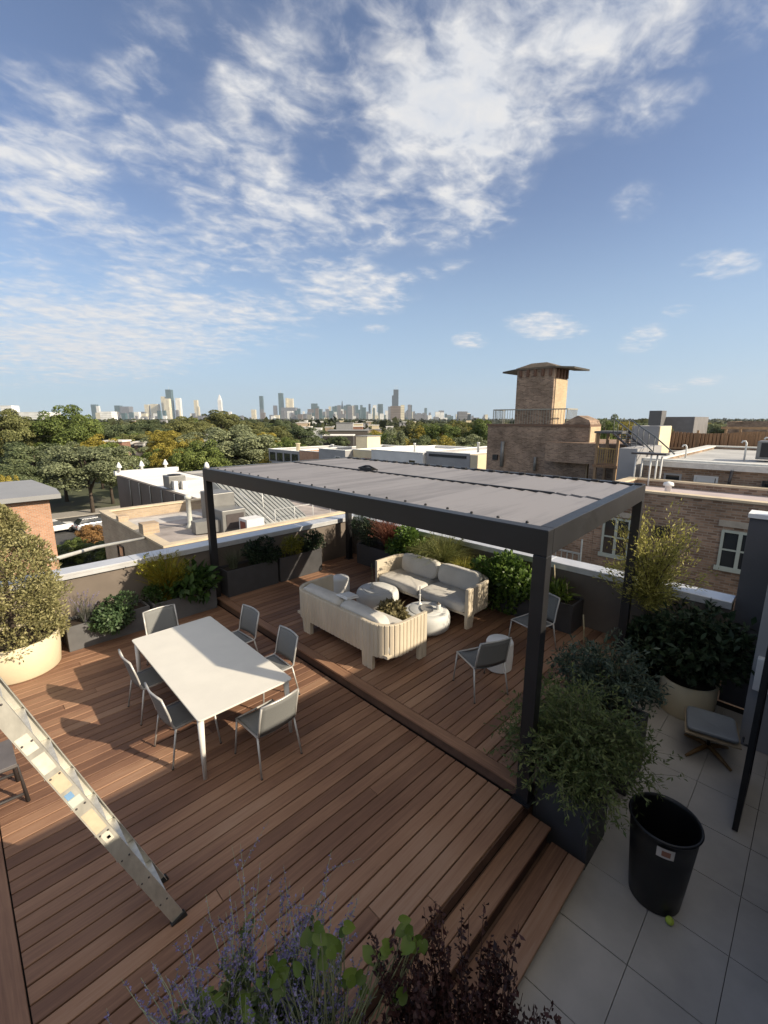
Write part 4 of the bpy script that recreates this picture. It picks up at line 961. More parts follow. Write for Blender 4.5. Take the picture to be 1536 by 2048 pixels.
def building(name, label, x0, x1, y0, y1, z1, wall, roof=roof_tan, cop=coping_tan, par=0.35, th=0.28, z0=GZ, group=None, cat='building'):
    t = thing(name, label, cat, ((x0+x1)/2, (y0+y1)/2, z0), 0, group)
    MB().box(x0, x1, y0, y1, z0, z1-par-0.004).box(x0, x1, y0, y0+th, z1-par-0.003, z1).box(x0, x1, y1-th, y1, z1-par-0.003, z1).box(x0, x0+th, y0+th+.001, y1-th-.001, z1-par-0.003, z1).box(x1-th, x1, y0+th+.001, y1-th-.001, z1-par-0.003, z1).build('wall', wall, t, world=True)
    MB().box(x0+th+.002, x1-th-.002, y0+th+.002, y1-th-.002, z1-par-0.003, z1-par+0.02).build('roof', roof, t, world=True)
    if cop:
        o = 0.05; MB().box(x0-o, x1+o, y0-o, y0+th+o, z1+.002, z1+0.07).box(x0-o, x1+o, y1-th-o, y1+o, z1+.002, z1+0.07).box(x0-o, x0+th+o, y0+th+o+.001, y1-th-o-.001, z1+.002, z1+0.07).box(x1-th-o, x1+o, y0+th+o+.001, y1-th-o-.001, z1+.002, z1+0.07).build('coping', cop, t, world=True)
    return t
# A: orange brick house at the left edge
tA = building('brick_house', 'sunlit orange brick house with a flat grey roof at the far left', -7, 4.05, 31.0, 38.6, -0.62, br_org, roof_grey, None, par=0.1)
MB().prism([(-7.4,30.5),(4.55,30.5),(4.75,33.0),(4.3,39.0),(-7.4,39.0)], -0.60, -0.34).build('roof', plain('roof_slate_grey', (0.26,0.265,0.275), 0.7, var=0.08, scale=0.5), tA, world=True)
blk = plain('window_frame_black', (0.02,0.02,0.02), 0.5)
window(tA, 'y', 31.0, 1.55, 2.75, -3.0, -1.75, blk, 1); window(tA, 'y', 31.0, -1.5, -0.3, -3.0, -1.75, blk, 1); window(tA, 'y', 31.0, 1.55, 2.75, -6.2, -4.7, blk, 1)
# D: low tan roofed building just beyond the left parapet
tD = building('flat_roof_building', 'low building with a tan gravel roof and yellow stone coping just beyond the left parapet', 4.4, 13.2, 13.75, 21.1, 0.0, br_tan, roof_tan, coping_tan, par=0.42, th=0.2)
MB().box(4.36, 4.86, 15.5, 15.95, 0.072, 0.42).build('chimney', br_tan, tD, world=True)
MB().box(4.36, 4.70, 18.3, 18.6, 0.072, 0.25).build('chimney', br_tan, tD, world=True)
window(tD, 'x', 4.4, 18.2, 19.0, -1.9, -0.9, blk, 0); window(tD, 'y', 13.75, 6, 7, -3.2, -1.6, blk, 0)
DZ = -0.40
def roof_item(name, label, cat, loc, group=None): return thing(name, label, cat, loc, 0, group)
t = roof_item('vent_stack', 'tall pale vent pipe with a flared foot on the tan roof', 'vent', (6.6, 17.4, DZ))
MB().lathe([(0.20,0),(0.11,0.12),(0.09,0.2),(0.09,1.15),(0.13,1.16),(0.13,1.28),(0.04,1.33)], 18).build('pipe', plain('vent_pale', (0.55,0.56,0.52), 0.5, var=0.1), t)
t = roof_item('air_handler', 'grey rooftop air handler with sloped duct just behind the left pergola post', 'duct', (7.55, 16.1, DZ))
MB().box(-0.45,0.5,-0.5,0.5,0,0.85).box(-0.3,0.6,0.55,1.7,0.0,1.35).build('cabinet', ductmat, t, bevel=0.03)
MB().prism([(-1.3,-0.1),(-0.47,-0.3),(-0.47,0.4),(-1.3,0.3)], 0.05, 0.5).build('duct', ductmat, t)
MB().box(-0.3,0.4,-0.52,-0.505,0.12,0.7).build('louvre', plain('louvre_dark', (0.06,0.05,0.05), 0.6), t)
t = roof_item('roof_hatch', 'small white framed roof hatch on the tan roof', 'hatch', (7.9, 14.9, DZ))
MB().box(-0.35,0.35,-0.3,0.3,0,0.6).build('curb', stucco_wh, t); MB().box(-0.362,-0.352,-0.2,0.2,0.08,0.5).build('door', plain('hatch_red', (0.2,0.06,0.04), 0.6), t)
t = roof_item('sloped_skylight', 'ribbed pale metal sloped roof rising on the tan roof', 'skylight', (9.35, 17.3, DZ))
sk = MB(); 
sk.add([(-0.9,-1.7,0.1),(1.5,-1.7,0.1),(1.5,2.0,1.5),(-0.9,2.0,1.5),(-0.9,2.0,0.0),(1.5,2.0,0.0),(-0.9,-1.7,0),(1.5,-1.7,0)],[(0,1,2,3),(3,2,5,4),(0,3,4,6),(1,7,5,2),(6,7,1,0)])
sk.build('slope', plain('corrugated_pale', (0.36,0.38,0.37), 0.5, metal=0.2, var=0.1), t)
rb = MB()
for k in range(13):
    x_ = -0.85+k*0.19; rb.add([(x_,-1.72,0.13),(x_+.06,-1.72,0.13),(x_+.06,2.0,1.56),(x_,2.0,1.56),(x_,-1.72,0.09),(x_+.06,-1.72,0.09),(x_+.06,2.0,1.5),(x_,2.0,1.5)],[(0,1,2,3),(0,4,5,1),(0,3,7,4),(1,5,6,2)])
rb.build('ribs', plain('rib_dark', (0.26,0.26,0.25), 0.5), t)
t = roof_item('guard_rail', 'thin white roof guard rail and bracing beside the ribbed slope', 'railing', (8.9, 14.9, DZ))
m_ = MB()
for k in range(5): m_.tube([(k*0.9,0,0),(k*0.9,0,0.75)],0.014,6)
m_.tube([(0,0,0.75),(3.6,0,0.75)],0.014,6).tube([(-.6,1.6,1.3),(0.1,0,0.1)],0.018,6).tube([(0.5,1.8,1.4),(0.55,1.8,0)],0.02,6)
m_.build('rails', whitepipe, t)
tar = plain('roof_patch', (0.16,0.15,0.15), 0.9, var=0.3, scale=2); pal = plain('roof_patch_pale', (0.46,0.44,0.42), 0.85, var=0.2, scale=2)
MB().prism([(5.0,18.2),(6.6,17.9),(8.4,18.3),(8.2,18.55),(6.5,18.2),(5.1,18.6)], DZ, DZ+0.012).build('roof_patch', tar, tD, world=True)
MB().prism([(5.2,14.4),(7.0,14.3),(6.9,15.4),(5.9,15.7),(5.1,15.2)], DZ, DZ+0.01).build('roof_patch', pal, tD, world=True)
MB().prism([(4.9,19.0),(8.0,19.2),(8.1,20.5),(5.2,20.6)], DZ, DZ+0.011).build('roof_patch', pal, tD, world=True)
# C: white roofed building behind it
tC = building('white_roof_building', 'long dark walled building with a bright white roof behind the tan roof', 8.4, 12.4, 21.2, 34.4, 0.02, stucco_dk, roof_white, None, par=0.02, th=0.2)
MB().box(8.3, 12.5, 34.2, 34.6, 0.025, 0.30).build('parapet', stucco_wh, tC, world=True)
for k, (x_, y_) in enumerate(((8.55,34.1),(10.0,34.2),(11.6,34.2))):
    tv = roof_item('roof_vent', ('first', 'second', 'third')[k] + ' white conical vent from the left along the far edge of the white roof', 'vent', (x_, y_, 0.30), 'conical vents on the white roof')
    MB().lathe([(0.09,0),(0.08,0.22),(0.19,0.25),(0.15,0.36),(0.03,0.62)], 12).build('cone', whitecer, tv)
t = roof_item('air_conditioner', 'small rooftop air conditioner on the white roof edge', 'air conditioner', (9.0, 25.4, 0.02))
MB().box(-0.45,0.45,-0.45,0.45,0.08,0.75).build('case', ductmat, t, bevel=0.03); MB().lathe([(0.34,0.752),(0.34,0.79),(0.05,0.80)], 18).build('fan_guard', blackmat, t); MB().box(-0.30,-0.1,-0.75,-0.46,0.02,0.5).box(0.15,0.4,-0.75,-0.46,0.02,0.45).build('pipe_cover', stucco_wh, t)
tC2 = building('grey_roof_building', 'grey roofed building hidden between the white roof and the pergola', 12.6, 24, 22, 36, -0.3, stucco_gy, roof_grey, None, par=0.2)
tp = thing('steel_pipe', 'long pale steel pipe slanting up from the parapet to the tan roof', 'pipe', (1.6, 10.2, 0.9))
MB().tube([at_depth(96, 1122, 8.6), at_depth(190, 1095, 11.0), Vector((4.5, 15.6, -0.05))], 0.045, 8).build('pipe_body', plain('pipe_galv', (0.42,0.42,0.40), 0.5), tp, world=True)
MB().prism([(9.2,22),(10.4,22.1),(10.2,23.2),(9.3,23.0)], 0.021, 0.032).build('roof_patch', pal, tC, world=True)
MB().prism([(9.6,28),(11.6,28.3),(11.4,30.0),(9.9,29.6)], 0.021, 0.030).build('roof_patch', plain('roof_patch_dust', (0.62,0.59,0.55), 0.9), tC, world=True)
for k in range(6): MB().tube([(8.36,21.9+k*1.9,-0.02),(8.36,21.9+k*1.9,-1.9)],0.035,6).build('downpipe', ductmat, tC, world=True)
# E: a row of flat roofed houses beyond the pergola
E_ = [ # x0, y0, y1, ztop, wall mat, label
 (36.2, 53.0, 61.5, -0.75, stucco_gy, 'dark glazed flat roofed house at the left end of the row beyond the pergola'),
 (36.0, 47.9, 52.9, -0.55, br_org, 'orange brick flat roofed house in the row beyond the pergola'),
 (35.6, 42.4, 47.8, -0.05, stucco_gy, 'pale grey flat roofed house in the row beyond the pergola'),
 (36.8, 38.2, 42.3, 0.05, stucco_cr, 'cream flat roofed house in the row beyond the pergola'),
 (36.0, 30.2, 38.1, 0.25, stucco_wh, 'long white flat roofed house in the row beyond the pergola'),
 (36.4, 24.6, 30.1, 0.45, stucco_gy, 'grey garage-like house with white roof edge in the row beyond the pergola')]
for i, (x_, y0, y1, zt, wm, lb) in enumerate(E_):
    tE = building('row_house', lb, x_, x_+12, y0, y1, zt, wm, roof_white, plain('coping_white', (0.78,0.78,0.75), 0.6, var=0.04), par=0.3, group='flat roofed houses beyond the pergola')
    if i == 0:
        for k in range(4): window(tE, 'x', x_, y0+0.6+k*2.0, y0+2.1+k*2.0, zt-1.6, zt-0.4, blk, 1, False)
    if i in (2, 4): window(tE, 'x', x_, y0+1.0, y0+2.0, zt-1.7, zt-0.75, stucco_wh, 0)
    if i == 5:
        MB().box(x_-0.06, x_-0.004, y0+0.4, y1-0.4, zt-0.45, zt-0.2).build('eave_shade_strip', blk, tE, world=True); MB().box(x_+0.0, x_+3.6, y0-0.9, y0-0.06, GZ, zt-0.05).build('side_bay', stucco_cr, tE, world=True)  # black strip put in for the shade under the roof edge
    if i == 3: MB().box(x_-0.9, x_-0.01, y0+0.1, y0+2.0, GZ, zt-0.9).build('porch', br_red, tE, world=True)
for k, (y_, z_, h_, r_) in enumerate(((57.6,-0.75,1.1,0.30),(49.2,-0.5,1.0,0.2),(34.0,0.25,1.0,0.12),(25.4,0.45,1.2,0.12))):
    tv = roof_item('flue_pipe', ('stout pale flue on the left end of the row roofs', 'short flue above the orange brick house', 'thin white flue on the long white house', 'thin white flue at the right end of the row roofs')[k], 'flue', (39.0, y_, z_-0.28), 'flues on the row roofs')
    MB().lathe([(r_,0),(r_,h_),(r_*1.3,h_+0.02),(r_*1.3,h_+0.12)], 12).build('pipe', stucco_cr if k == 0 else whitepipe, tv)
t = roof_item('rooftop_cabin', 'cream stair cabin on the roof of the cream row house', 'cabin', (41, 44, -0.35)); MB().box(-1.2,1.2,-1.1,1.1,0,1.9).build('wall', stucco_cr, t); MB().box(-1.3,1.3,-1.2,1.2,1.902,2.0).build('roof', roof_grey, t)
# tower building
tT = thing('brick_tower_building', 'brown brick building with a square roof tower and wide green eaves', 'building', (33, 15, GZ))
MB().box(30, 31.8, 11.2, 18.75, GZ, 3.30).box(31.801, 38, 13.7, 18.6, GZ, 3.2).build('wall', br_brn, tT, world=True)
MB().box(29.93, 31.86, 11.14, 18.82, 3.302, 3.44).build('cornice', plain('cornice_brown', (0.16,0.10,0.07), 0.85, var=0.2), tT, world=True)
MB().add([(29.98,11.15,3.445),(29.98,13.0,3.445),(29.98,12.5,3.78),(29.98,12.0,4.02),(29.98,11.25,3.72),(31.7,11.15,3.445),(31.7,13.0,3.445),(31.7,12.5,3.78),(31.7,12.0,4.02),(31.7,11.25,3.72)],[(0,4,3,2,1),(5,6,7,8,9),(0,5,9,4),(4,9,8,3),(3,8,7,2),(2,7,6,1)]).build('gable', br_brn, tT, world=True)
tw_ = MB().box(30.05, 32.15, 13.84, 16.58, 3.445, 7.16).build('tower', br_brn, tT, world=True)
cbm = plain('corbel_wood', (0.13,0.07,0.045), 0.8)
for k in range(4): MB().box(30.35+k*0.5, 30.52+k*0.5, 13.70, 13.838, 6.55, 7.15).build('corbel', cbm, tw_, world=True)
for k in range(5): MB().box(29.92, 30.048, 14.0+k*0.55, 14.17+k*0.55, 6.7, 7.15).build('corbel', cbm, tw_, world=True)
MB().box(30.3, 32.16, 13.79, 13.835, 3.45, 6.5).build('sunlit_face', br_lit, tw_, world=True)
MB().box(30.02, 31.78, 11.12, 11.195, GZ, 3.30).build('sunlit_face', br_lit, tT, world=True)
ev = MB(); ev.add([(29.97,13.76,7.165),(32.3,13.76,7.165),(32.3,16.66,7.165),(29.97,16.66,7.165),(29.97,13.76,7.30),(32.3,13.76,7.30),(32.3,16.66,7.30),(29.97,16.66,7.30),(30.4,14.6,7.62),(31.8,14.8,7.66),(31.8,15.6,7.66),(30.4,15.7,7.62)],
  [(3,2,1,0),(0,1,5,4),(1,2,6,5),(2,3,7,6),(3,0,4,7),(4,5,9,8),(5,6,10,9),(6,7,11,10),(7,4,8,11),(8,9,10,11)])
ev.build('tower_roof', greenshade, tT, world=True)
egm = plain('eave_dark_brown', (0.045,0.042,0.035), 0.7, var=0.3, scale=4)
MB().add([(29.9,16.662,7.17),(33,16.662,7.17),(33,17.5,7.02),(29.6,17.5,7.02),(29.9,16.662,7.27),(33,16.662,7.27),(33,17.5,7.12),(29.6,17.5,7.12)],[(3,2,1,0),(4,5,6,7),(0,1,5,4),(1,2,6,5),(2,3,7,6),(3,0,4,7)]).build('eave', egm, tT, world=True)
MB().add([(29.9,13.758,7.17),(33,13.758,7.17),(33.2,12.75,7.10),(30.6,12.75,7.10),(29.9,13.758,7.27),(33,13.758,7.27),(33.2,12.75,7.22),(30.6,12.75,7.22)],[(0,1,2,3),(7,6,5,4),(4,5,1,0),(5,6,2,1),(6,7,3,2),(7,4,0,3)]).build('eave', egm, tT, world=True)
rl = MB()
yA, yB = 12.75, 18.35
for k in range(29):
    y_ = yA+(yB-yA)*k/28; rl.box(30.0, 30.02, y_-0.012, y_+0.012, 3.446, 4.42)
rl.box(29.99, 30.05, yA, yB, 4.42, 4.5)
for k in range(9):
    x_ = 30.1+k*0.19
    for y_ in (yA, yB): rl.box(x_-0.015, x_+0.015, y_-0.015, y_+0.015, 3.446, 4.42)
for y_ in (yA, yB): rl.box(30.051, 31.7, y_-0.03, y_+0.03, 4.42, 4.5)
rl.build('roof_railing', plain('railing_weathered', (0.30,0.29,0.25), 0.8, var=0.15), tT, world=True)
MB().tube([(29.9,17.35,0.3),(29.9,17.35,2.15)],0.14,10).build('flue', ductmat, tT, world=True); MB().tube([(29.9,14.7,0.2),(29.9,14.7,1.15)],0.10,10).build('flue', ductmat, tT, world=True)
MB().box(29.85, 29.99, 17.75, 18.15, 0.75, 1.15).build('vent_box', blackmat, tT, world=True)
MB().box(31.0, 31.25, 11.0, 11.19, -2, 3.0).build('downpipe', coping_tan, tT, world=True)
# porch, stair and grey blocks right of the tower
t = thing('wooden_porch', 'brown wooden back porch with railings right of the brick tower building', 'porch', (27.8, 9.0, GZ))
for (x_, y_) in ((27.0,8.4),(27.0,9.5),(28.6,8.4),(28.6,9.5)): MB().box(x_, x_+0.14, y_, y_+0.14, GZ, 3.0).build('post', woodpost, t, world=True)
MB().box(26.9,28.9,8.3,9.75,3.002,3.12).build('roof', plain('porch_roof', (0.10,0.10,0.105), 0.7), t, world=True)
MB().box(26.95,28.8,8.35,9.7,1.05,1.2).build('floor', woodfence, t, world=True)
r_ = MB()
for k in range(8): r_.box(26.98, 27.01, 8.56+k*0.125, 8.60+k*0.125, 1.3, 2.1)
r_.box(26.97,27.03,8.545,9.498,2.1,2.18); r_.build('railing', plain('porch_rail_yellow', (0.36,0.24,0.09), 0.8, var=0.2), t, world=True)
MB().box(28.9,36,8.2,10.6,GZ,1.0).box(29.0,36,8.4,13.6,1.0,2.3).build('rear_wall', br_brn, t, world=True)
t = thing('metal_stair', 'dark metal roof stair descending beside the grey block', 'stair', (25.5, 7.6, 1.5))
m_ = MB(); A_ = Vector((26.6,8.25,3.0)); B_ = Vector((23.6,6.2,2.2))
for s in (-0.35, 0.35): MB().tube([A_+Vector((0,s,0)), B_+Vector((0,s,0))], 0.06, 6).build('stringer', darkmetal, t, world=True)
for k in range(8): p = A_.lerp(B_, k/7.5); MB().box(p.x-0.13,p.x+0.13,p.y-0.34,p.y+0.34,p.z-0.02,p.z+0.02).build('tread', darkmetal, t, world=True)
m_ = MB()
for s in (-0.38, 0.38):
    m_.tube([A_+Vector((0,s,0.8)), B_+Vector((0,s,0.8)), B_+Vector((-1.6,s-1.2,0.15))], 0.03, 6)
    for k in range(6): p = A_.lerp(B_, k/5)+Vector((0,s,0)); m_.tube([p,p+Vector((0,0,0.8))],0.02,6)
m_.build('handrail', plain('handrail_slate', (0.08,0.09,0.095), 0.5), t, world=True)
t = building('grey_block', 'plain pale grey rendered block right of the wooden porch', 22.0, 26, 6.05, 6.8, 2.5, stucco_gy, roof_grey, None, par=0.05)
t = building('grey_stair_house', 'grey roof stair house with a cream sunlit side behind the metal stair', 28.0, 30.5, 6.75, 8.1, 3.42, stucco_gy, roof_grey, None, par=0.05)
MB().box(28.002, 30.4, 6.70, 6.748, 1.0, 3.4).build('sunlit_side', stucco_cr, t, world=True)  # sunlight on this side put into a cream-coloured slab
t = thing('standpipes', 'cluster of tall white roof pipes by the near brick building', 'pipe', (19.2, 4.9, 1.1))
for (y_, x_, z1) in ((5.35,19.4,2.35),(5.15,19.5,2.3),(4.80,19.3,2.45),(4.62,19.4,2.45),(4.48,19.5,2.4)): MB().tube([(x_,y_,1.0),(x_,y_,z1)],0.032,8).build('pipe', whitepipe, t, world=True)
MB().box(19.25,19.75,4.3,5.5,2.452,2.52).build('platform', darkmetal, t, world=True)
# R1: near brick facade across the alley
t1 = building('brick_apartments', 'brown brick facade with sage framed windows across the alley on the right', 16.0, 19.6, -9, 5.5, 1.46, br_brn, roof_pink, coping_tan, par=0.22, th=0.25)
for (u0, u1, z0, z1) in ((4.32,5.2,-0.85,0.5),(1.0,1.9,-0.55,0.62),(-1.6,-0.7,-0.55,0.62)): window(t1, 'x', 16.0, u0, u1, z0, z1, sageframe, 1)
for (u0, u1) in ((4.2,5.3),(0.9,2.0)): MB().box(15.95, 15.998, u0, u1, 0.72 if u0 < 4 else 0.55, 0.9 if u0 < 4 else 0.72).build('lintel', plain('lintel_stone', (0.36,0.33,0.28), 0.85), t1, world=True)
t1b = building('brick_wing', 'low brick wing continuing the alley facade behind the pergola', 16.0, 22, 5.51, 13, 0.45, br_brn, roof_grey, coping_tan, par=0.15, th=0.25)
window(t1b, 'x', 16.0, 7.2, 8.1, -1.6, -0.3, sageframe, 1)
MB().box(15.7, 15.99, 3.2, 3.6, 0.15, 0.45).build('meter_box', blackmat, t1, world=True)
t = roof_item('roof_vent', 'white mushroom vent on the pale roof across the alley', 'vent', (17.6, 3.75, 1.32)); MB().lathe([(0.10,0),(0.10,0.22),(0.17,0.24),(0.15,0.34),(0.02,0.38)],12).build('cap', whitecer, t)
t = thing('balcony_rails', 'pale grey metal fire stair railing against the brick facade near the pergola post', 'railing', (15.3, 6.3, -4))
m_ = MB()
for k in range(9): m_.box(15.0,15.03,5.55+k*0.2,5.58+k*0.2,-1.75,-0.75)
for z_ in (-1.75,-0.75): m_.box(14.99,15.05,5.5,7.3,z_,z_+0.05)
m_.box(15.06,15.99,5.5,7.3,-1.85,-1.78); m_.tube([(15.02,5.5,-4),(15.02,5.5,-0.2)],0.03,6); m_.build('rails', plain('rail_pale', (0.34,0.37,0.36), 0.6), t, world=True)
# R2: low building with pale roof edge
t2 = building('low_brick_building', 'low brown building with a thick pale roof edge and grey shutters, right', 20.2, 33, -11, 5.25, 2.18, br_brn, plain('roof_worn_grey', (0.42,0.42,0.41), 0.8, var=0.2, scale=0.6), plain('roof_edge_pale', (0.60,0.60,0.57), 0.7, var=0.1), par=0.14, th=0.4)
MB().box(19.95, 20.19, -11, 5.25, 1.98, 2.19).build('fascia', plain('fascia_pale', (0.52,0.52,0.50), 0.7, var=0.12), t2, world=True)
for (u0, u1, m_) in ((2.75,3.5,stucco_wh),(3.9,4.5,stucco_gy)): window(t2, 'x', 20.2, u0, u1, 1.0, 1.72, m_, 0, False)
MB().box(20.15, 20.197, 2.85, 3.42, 1.08, 1.66).build('shutter', stucco_wh, t2, world=True)
window(t2, 'x', 20.2, 0.5, 1.5, 1.0, 1.7, blk, 2, False)
MB().tube([(19.9,2.35,2.0),(19.88,2.4,1.3)],0.05,8).build('downpipe', darkmetal, t2, world=True)
for k, (y_, x_, h_) in enumerate(((4.6,24,0.5),(2.5,24,0.75),(1.95,26,0.85))):
    tv = roof_item('gooseneck_vent', ('short curved vent pipe farthest left on the pale roof edge building', 'curved white vent pipe in the middle of the pale roof', 'curved white vent pipe nearest the rooftop cooling unit')[k], 'vent', (x_, y_, 2.06), 'curved vent pipes')
    MB().tube([(0,0,0),(0,0,h_),(0,0.05,h_+0.08),(0,0.13,h_+0.08),(0,0.17,h_)],0.035,8).build('pipe', whitepipe, tv)
t = roof_item('cooling_unit', 'grey rooftop cooling unit on the pale roof at the right', 'air conditioner', (24.5, 1.6, 2.06)); MB().box(-0.5,0.5,-0.55,0.55,0.1,0.85).build('case', ductmat, t, bevel=0.03); MB().box(-0.51,-0.502,-0.42,0.42,0.2,0.78).build('grille', blackmat, t)
# R3: long wooden roof deck and fences
t3 = building('fenced_roof_building', 'brown building carrying the long wooden roof terrace on the right', 34, 46, -14, 8.6, 1.75, br_brn, roof_grey, None, par=0.1)
f = thing('roof_fence', 'long weathered wooden fence with open slats round the far roof terrace', 'fence', (34, -2, 1.76))
m_ = MB(); y_ = -13.5; k = 0
while y_ < 8.2:
    gap = 0.06 if (4.2 < y_ < 7.8 or -6 < y_ < 1.0) else 0.012
    m_.box(34.1, 34.13, y_, y_+0.14, 1.95, 3.0+0.08*math.sin(k*0.21)); y_ += 0.14+gap; k += 1
m_.build('slats', woodfence, f, world=True); m_ = MB(); MB().box(34.6, 34.7, -13.5, 8.2, 1.77, 2.9).build('backing_boards', plain('cedar_dark', (0.12,0.07,0.04), 0.85, var=0.3, scale=2.5, stretch=(6,6,0.6)), f, world=True)
for y_ in (8.2,6.0,4.6,3.9,2.4,0.6,-1.5,-4,-7,-10): MB().box(34.135,34.25,y_,y_+0.12,1.76,3.35 if 2 < y_ < 5 else 3.1).build('post', woodpost, f, world=True)
MB().box(34.06,34.098,2.3,4.9,3.2,3.34).box(34.06,34.098,-13,8.3,1.9,2.0).build('rail', woodpost, f, world=True)
building('dark_roof_shed', 'dark grey flat topped building behind the wooden roof terrace', 62, 70, 11.5, 15.0, 4.05, plain('slate_wall', (0.17,0.165,0.17), 0.8, var=0.2, scale=1), roof_grey, None, par=0.1)
building('dark_roof_cabin', 'small black roof cabin left of the dark flat topped building', 60, 62, 14.4, 15.7, 4.75, plain('slate_wall2', (0.12,0.12,0.125), 0.8), roof_grey, None, par=0.1)
for k in range(7):
    y0 = 9 - k*4.4 + 0.6*math.sin(k*3.1); zt = 3.5 + 0.25*math.sin(k*2.3)
    building('far_row_house', ('brown', 'grey', 'tan', 'pale grey', 'dark brown', 'red brick', 'cream')[k] + ' flat roofed house far behind the wooden roof fence on the right', 66+k, 76+k, y0-3.8, y0, zt, (br_brn, stucco_gy, br_tan, stucco_wh, stucco_dk, br_red, stucco_cr)[k], roof_grey, None, par=0.1, group='houses behind the roof fence')
# parked cars on the street
def make_car(label, loc, rz, col):
    t = thing('parked_car', label, 'car', loc, rz, 'cars parked on the side street')
    pr = [(-2.1,0.35),(-2.15,0.75),(-1.95,0.92),(-1.3,0.98),(1.05,0.98),(1.75,0.90),(2.12,0.72),(2.15,0.38)]
    def ext(pr_, y, ins):
        n = len(pr_); vs = [(p[0],-y+ (ins if p[1] > 1.1 else 0),p[1]) for p in pr_]+[(p[0],y-(ins if p[1] > 1.1 else 0),p[1]) for p in pr_]
        return vs, [tuple(range(n)), tuple(range(2*n-1,n-1,-1))]+[(i,i+n,(i+1)%n+n,(i+1)%n) for i in range(n)]
    b = MB(); b.add(*ext(pr,0.87,0)); b.build('body', col, t, bevel=0.06)
    c = MB(); c.add(*ext([(-1.95,0.985),(-1.55,1.42),(0.25,1.46),(0.95,0.985)],0.80,0.14)); c.build('cabin', glass, t, bevel=0.04)
    MB().box(-1.45,0.2,-0.62,0.62,1.463,1.49).build('roof', col, t, bevel=0.01)
    for x_ in (-1.35,1.35):
        for y_ in (-0.80,0.80): 
            wl = MB().lathe([(0.18,-0.10),(0.32,-0.10),(0.33,0.0),(0.32,0.10),(0.18,0.10)],20,Matrix.Translation((x_,y_,0.33))@Matrix.Rotation(PI/2,4,'X')).build('wheel', rubber, t)
    for y_ in (-0.62,0.62):
        MB().box(2.135,2.16,y_-0.16,y_+0.16,0.62,0.76).build('headlight', whitecer, t); MB().box(-2.165,-2.145,y_-0.14,y_+0.14,0.68,0.84).build('tail_light', plain('tail_red',(0.35,0.02,0.02),0.3), t)
make_car('silver car parked beneath the big tree between the brick house and tan roof', (11.9, 60.4, GZ+0.004), math.radians(8), plain('car_silver',(0.50,0.51,0.54),0.3,metal=0.5,var=0.03))
make_car('white car half hidden behind the corner of the orange brick house', (8.2, 61.5, GZ+0.004), math.radians(5), plain('car_white',(0.75,0.75,0.74),0.3,var=0.03))
# ---- trees ----------------------------------------------------------------------------------------------------
tm = {
 'olive': leafmat('crown_olive', [G(0.062,0.070,0.026), G(0.156,0.167,0.062), G(0.281,0.286,0.111)], 0.25, 0.6, 0.35, 0.2),
 'green': leafmat('crown_green', [G(0.045,0.070,0.022), G(0.124,0.167,0.044), G(0.249,0.295,0.079)], 0.25, 0.6, 0.35, 0.2),
 'dark': leafmat('crown_dark', [G(0.037,0.054,0.027), G(0.106,0.137,0.065), G(0.216,0.249,0.121)], 0.25, 0.6, 0.35, 0.2),
 'yellow': leafmat('crown_yellow', [G(0.113,0.102,0.022), G(0.300,0.254,0.048), G(0.498,0.408,0.088)], 0.25, 0.6, 0.35, 0.2),
 'grey': leafmat('crown_greygreen', [G(0.072,0.085,0.049), G(0.182,0.210,0.112), G(0.329,0.360,0.203)], 0.25, 0.6, 0.35, 0.2),
 'rust': leafmat('crown_rust', [G(0.124,0.072,0.026), G(0.311,0.174,0.066), G(0.498,0.306,0.133)], 0.25, 0.6, 0.35, 0.2),
}
CROWNS = {}
def crown_mesh(kind, var):
    key = (kind, var)
    if key in CROWNS: return CROWNS[key]
    g = np.random.default_rng(100+var*7+len(kind)); n = 30000
    k = 95 + 20*var
    c = unit(g.normal(size=(k,3))); c *= (0.35+0.65*g.random((k,1))**0.5)*(0.80 + 0.14*np.sin(3*np.arctan2(c[:,1],c[:,0])+var)[:,None] + 0.10*np.sin(5*c[:,2:3]*2+2*var))
    c[:,2] *= 0.9; c[:,2] += 0.03
    rs = 0.085 + 0.135*g.random(k)
    idx = g.choice(k, n, p=rs**2/np.sum(rs**2)); d = unit(g.normal(size=(n,3))); d[:,2] = np.where(d[:,2] < -0.35, -d[:,2], d[:,2])
    P = c[idx] + d*(rs[idx]*(0.62+0.38*g.random(n)**0.5))[:,None]
    D = unit(np.cross(d, g.normal(size=(n,3))) + 0.25*d)
    V, Q = leaf_arrays(P, D, 0.044*(0.5+0.9*g.random(n)), 0.75, 0.2, g, 0.6*d + 0.6*unit(c[idx]) + g.normal(size=(n,3))*0.55)
    me = np_mesh('crown', V, Q, tm[kind]); CROWNS[key] = me; return me
TR = {}
def trunk_mesh(var):
    if var in TR: return TR[var]
    g = random.Random(var); m_ = MB()   # unit tree: trunk height 1, limbs reach into the crown
    m_.tube([(0,0,0),(0.01,0.0,0.3),(0.0,0.02,0.75)],[0.035,0.025,0.016],8)
    for k in range(6):
        a = 2*PI*k/6+g.uniform(-.4,.4); z0 = g.uniform(0.3,0.55); r_ = g.uniform(.12,.26)
        m_.tube([(0.0,0.0,z0),(r_*0.5*math.cos(a),r_*0.5*math.sin(a),z0+0.16),(r_*math.cos(a),r_*math.sin(a),z0+0.36)],[0.016,0.011,0.005],6)
    TR[var] = m_.mesh('trunk', bark); return TR[var]
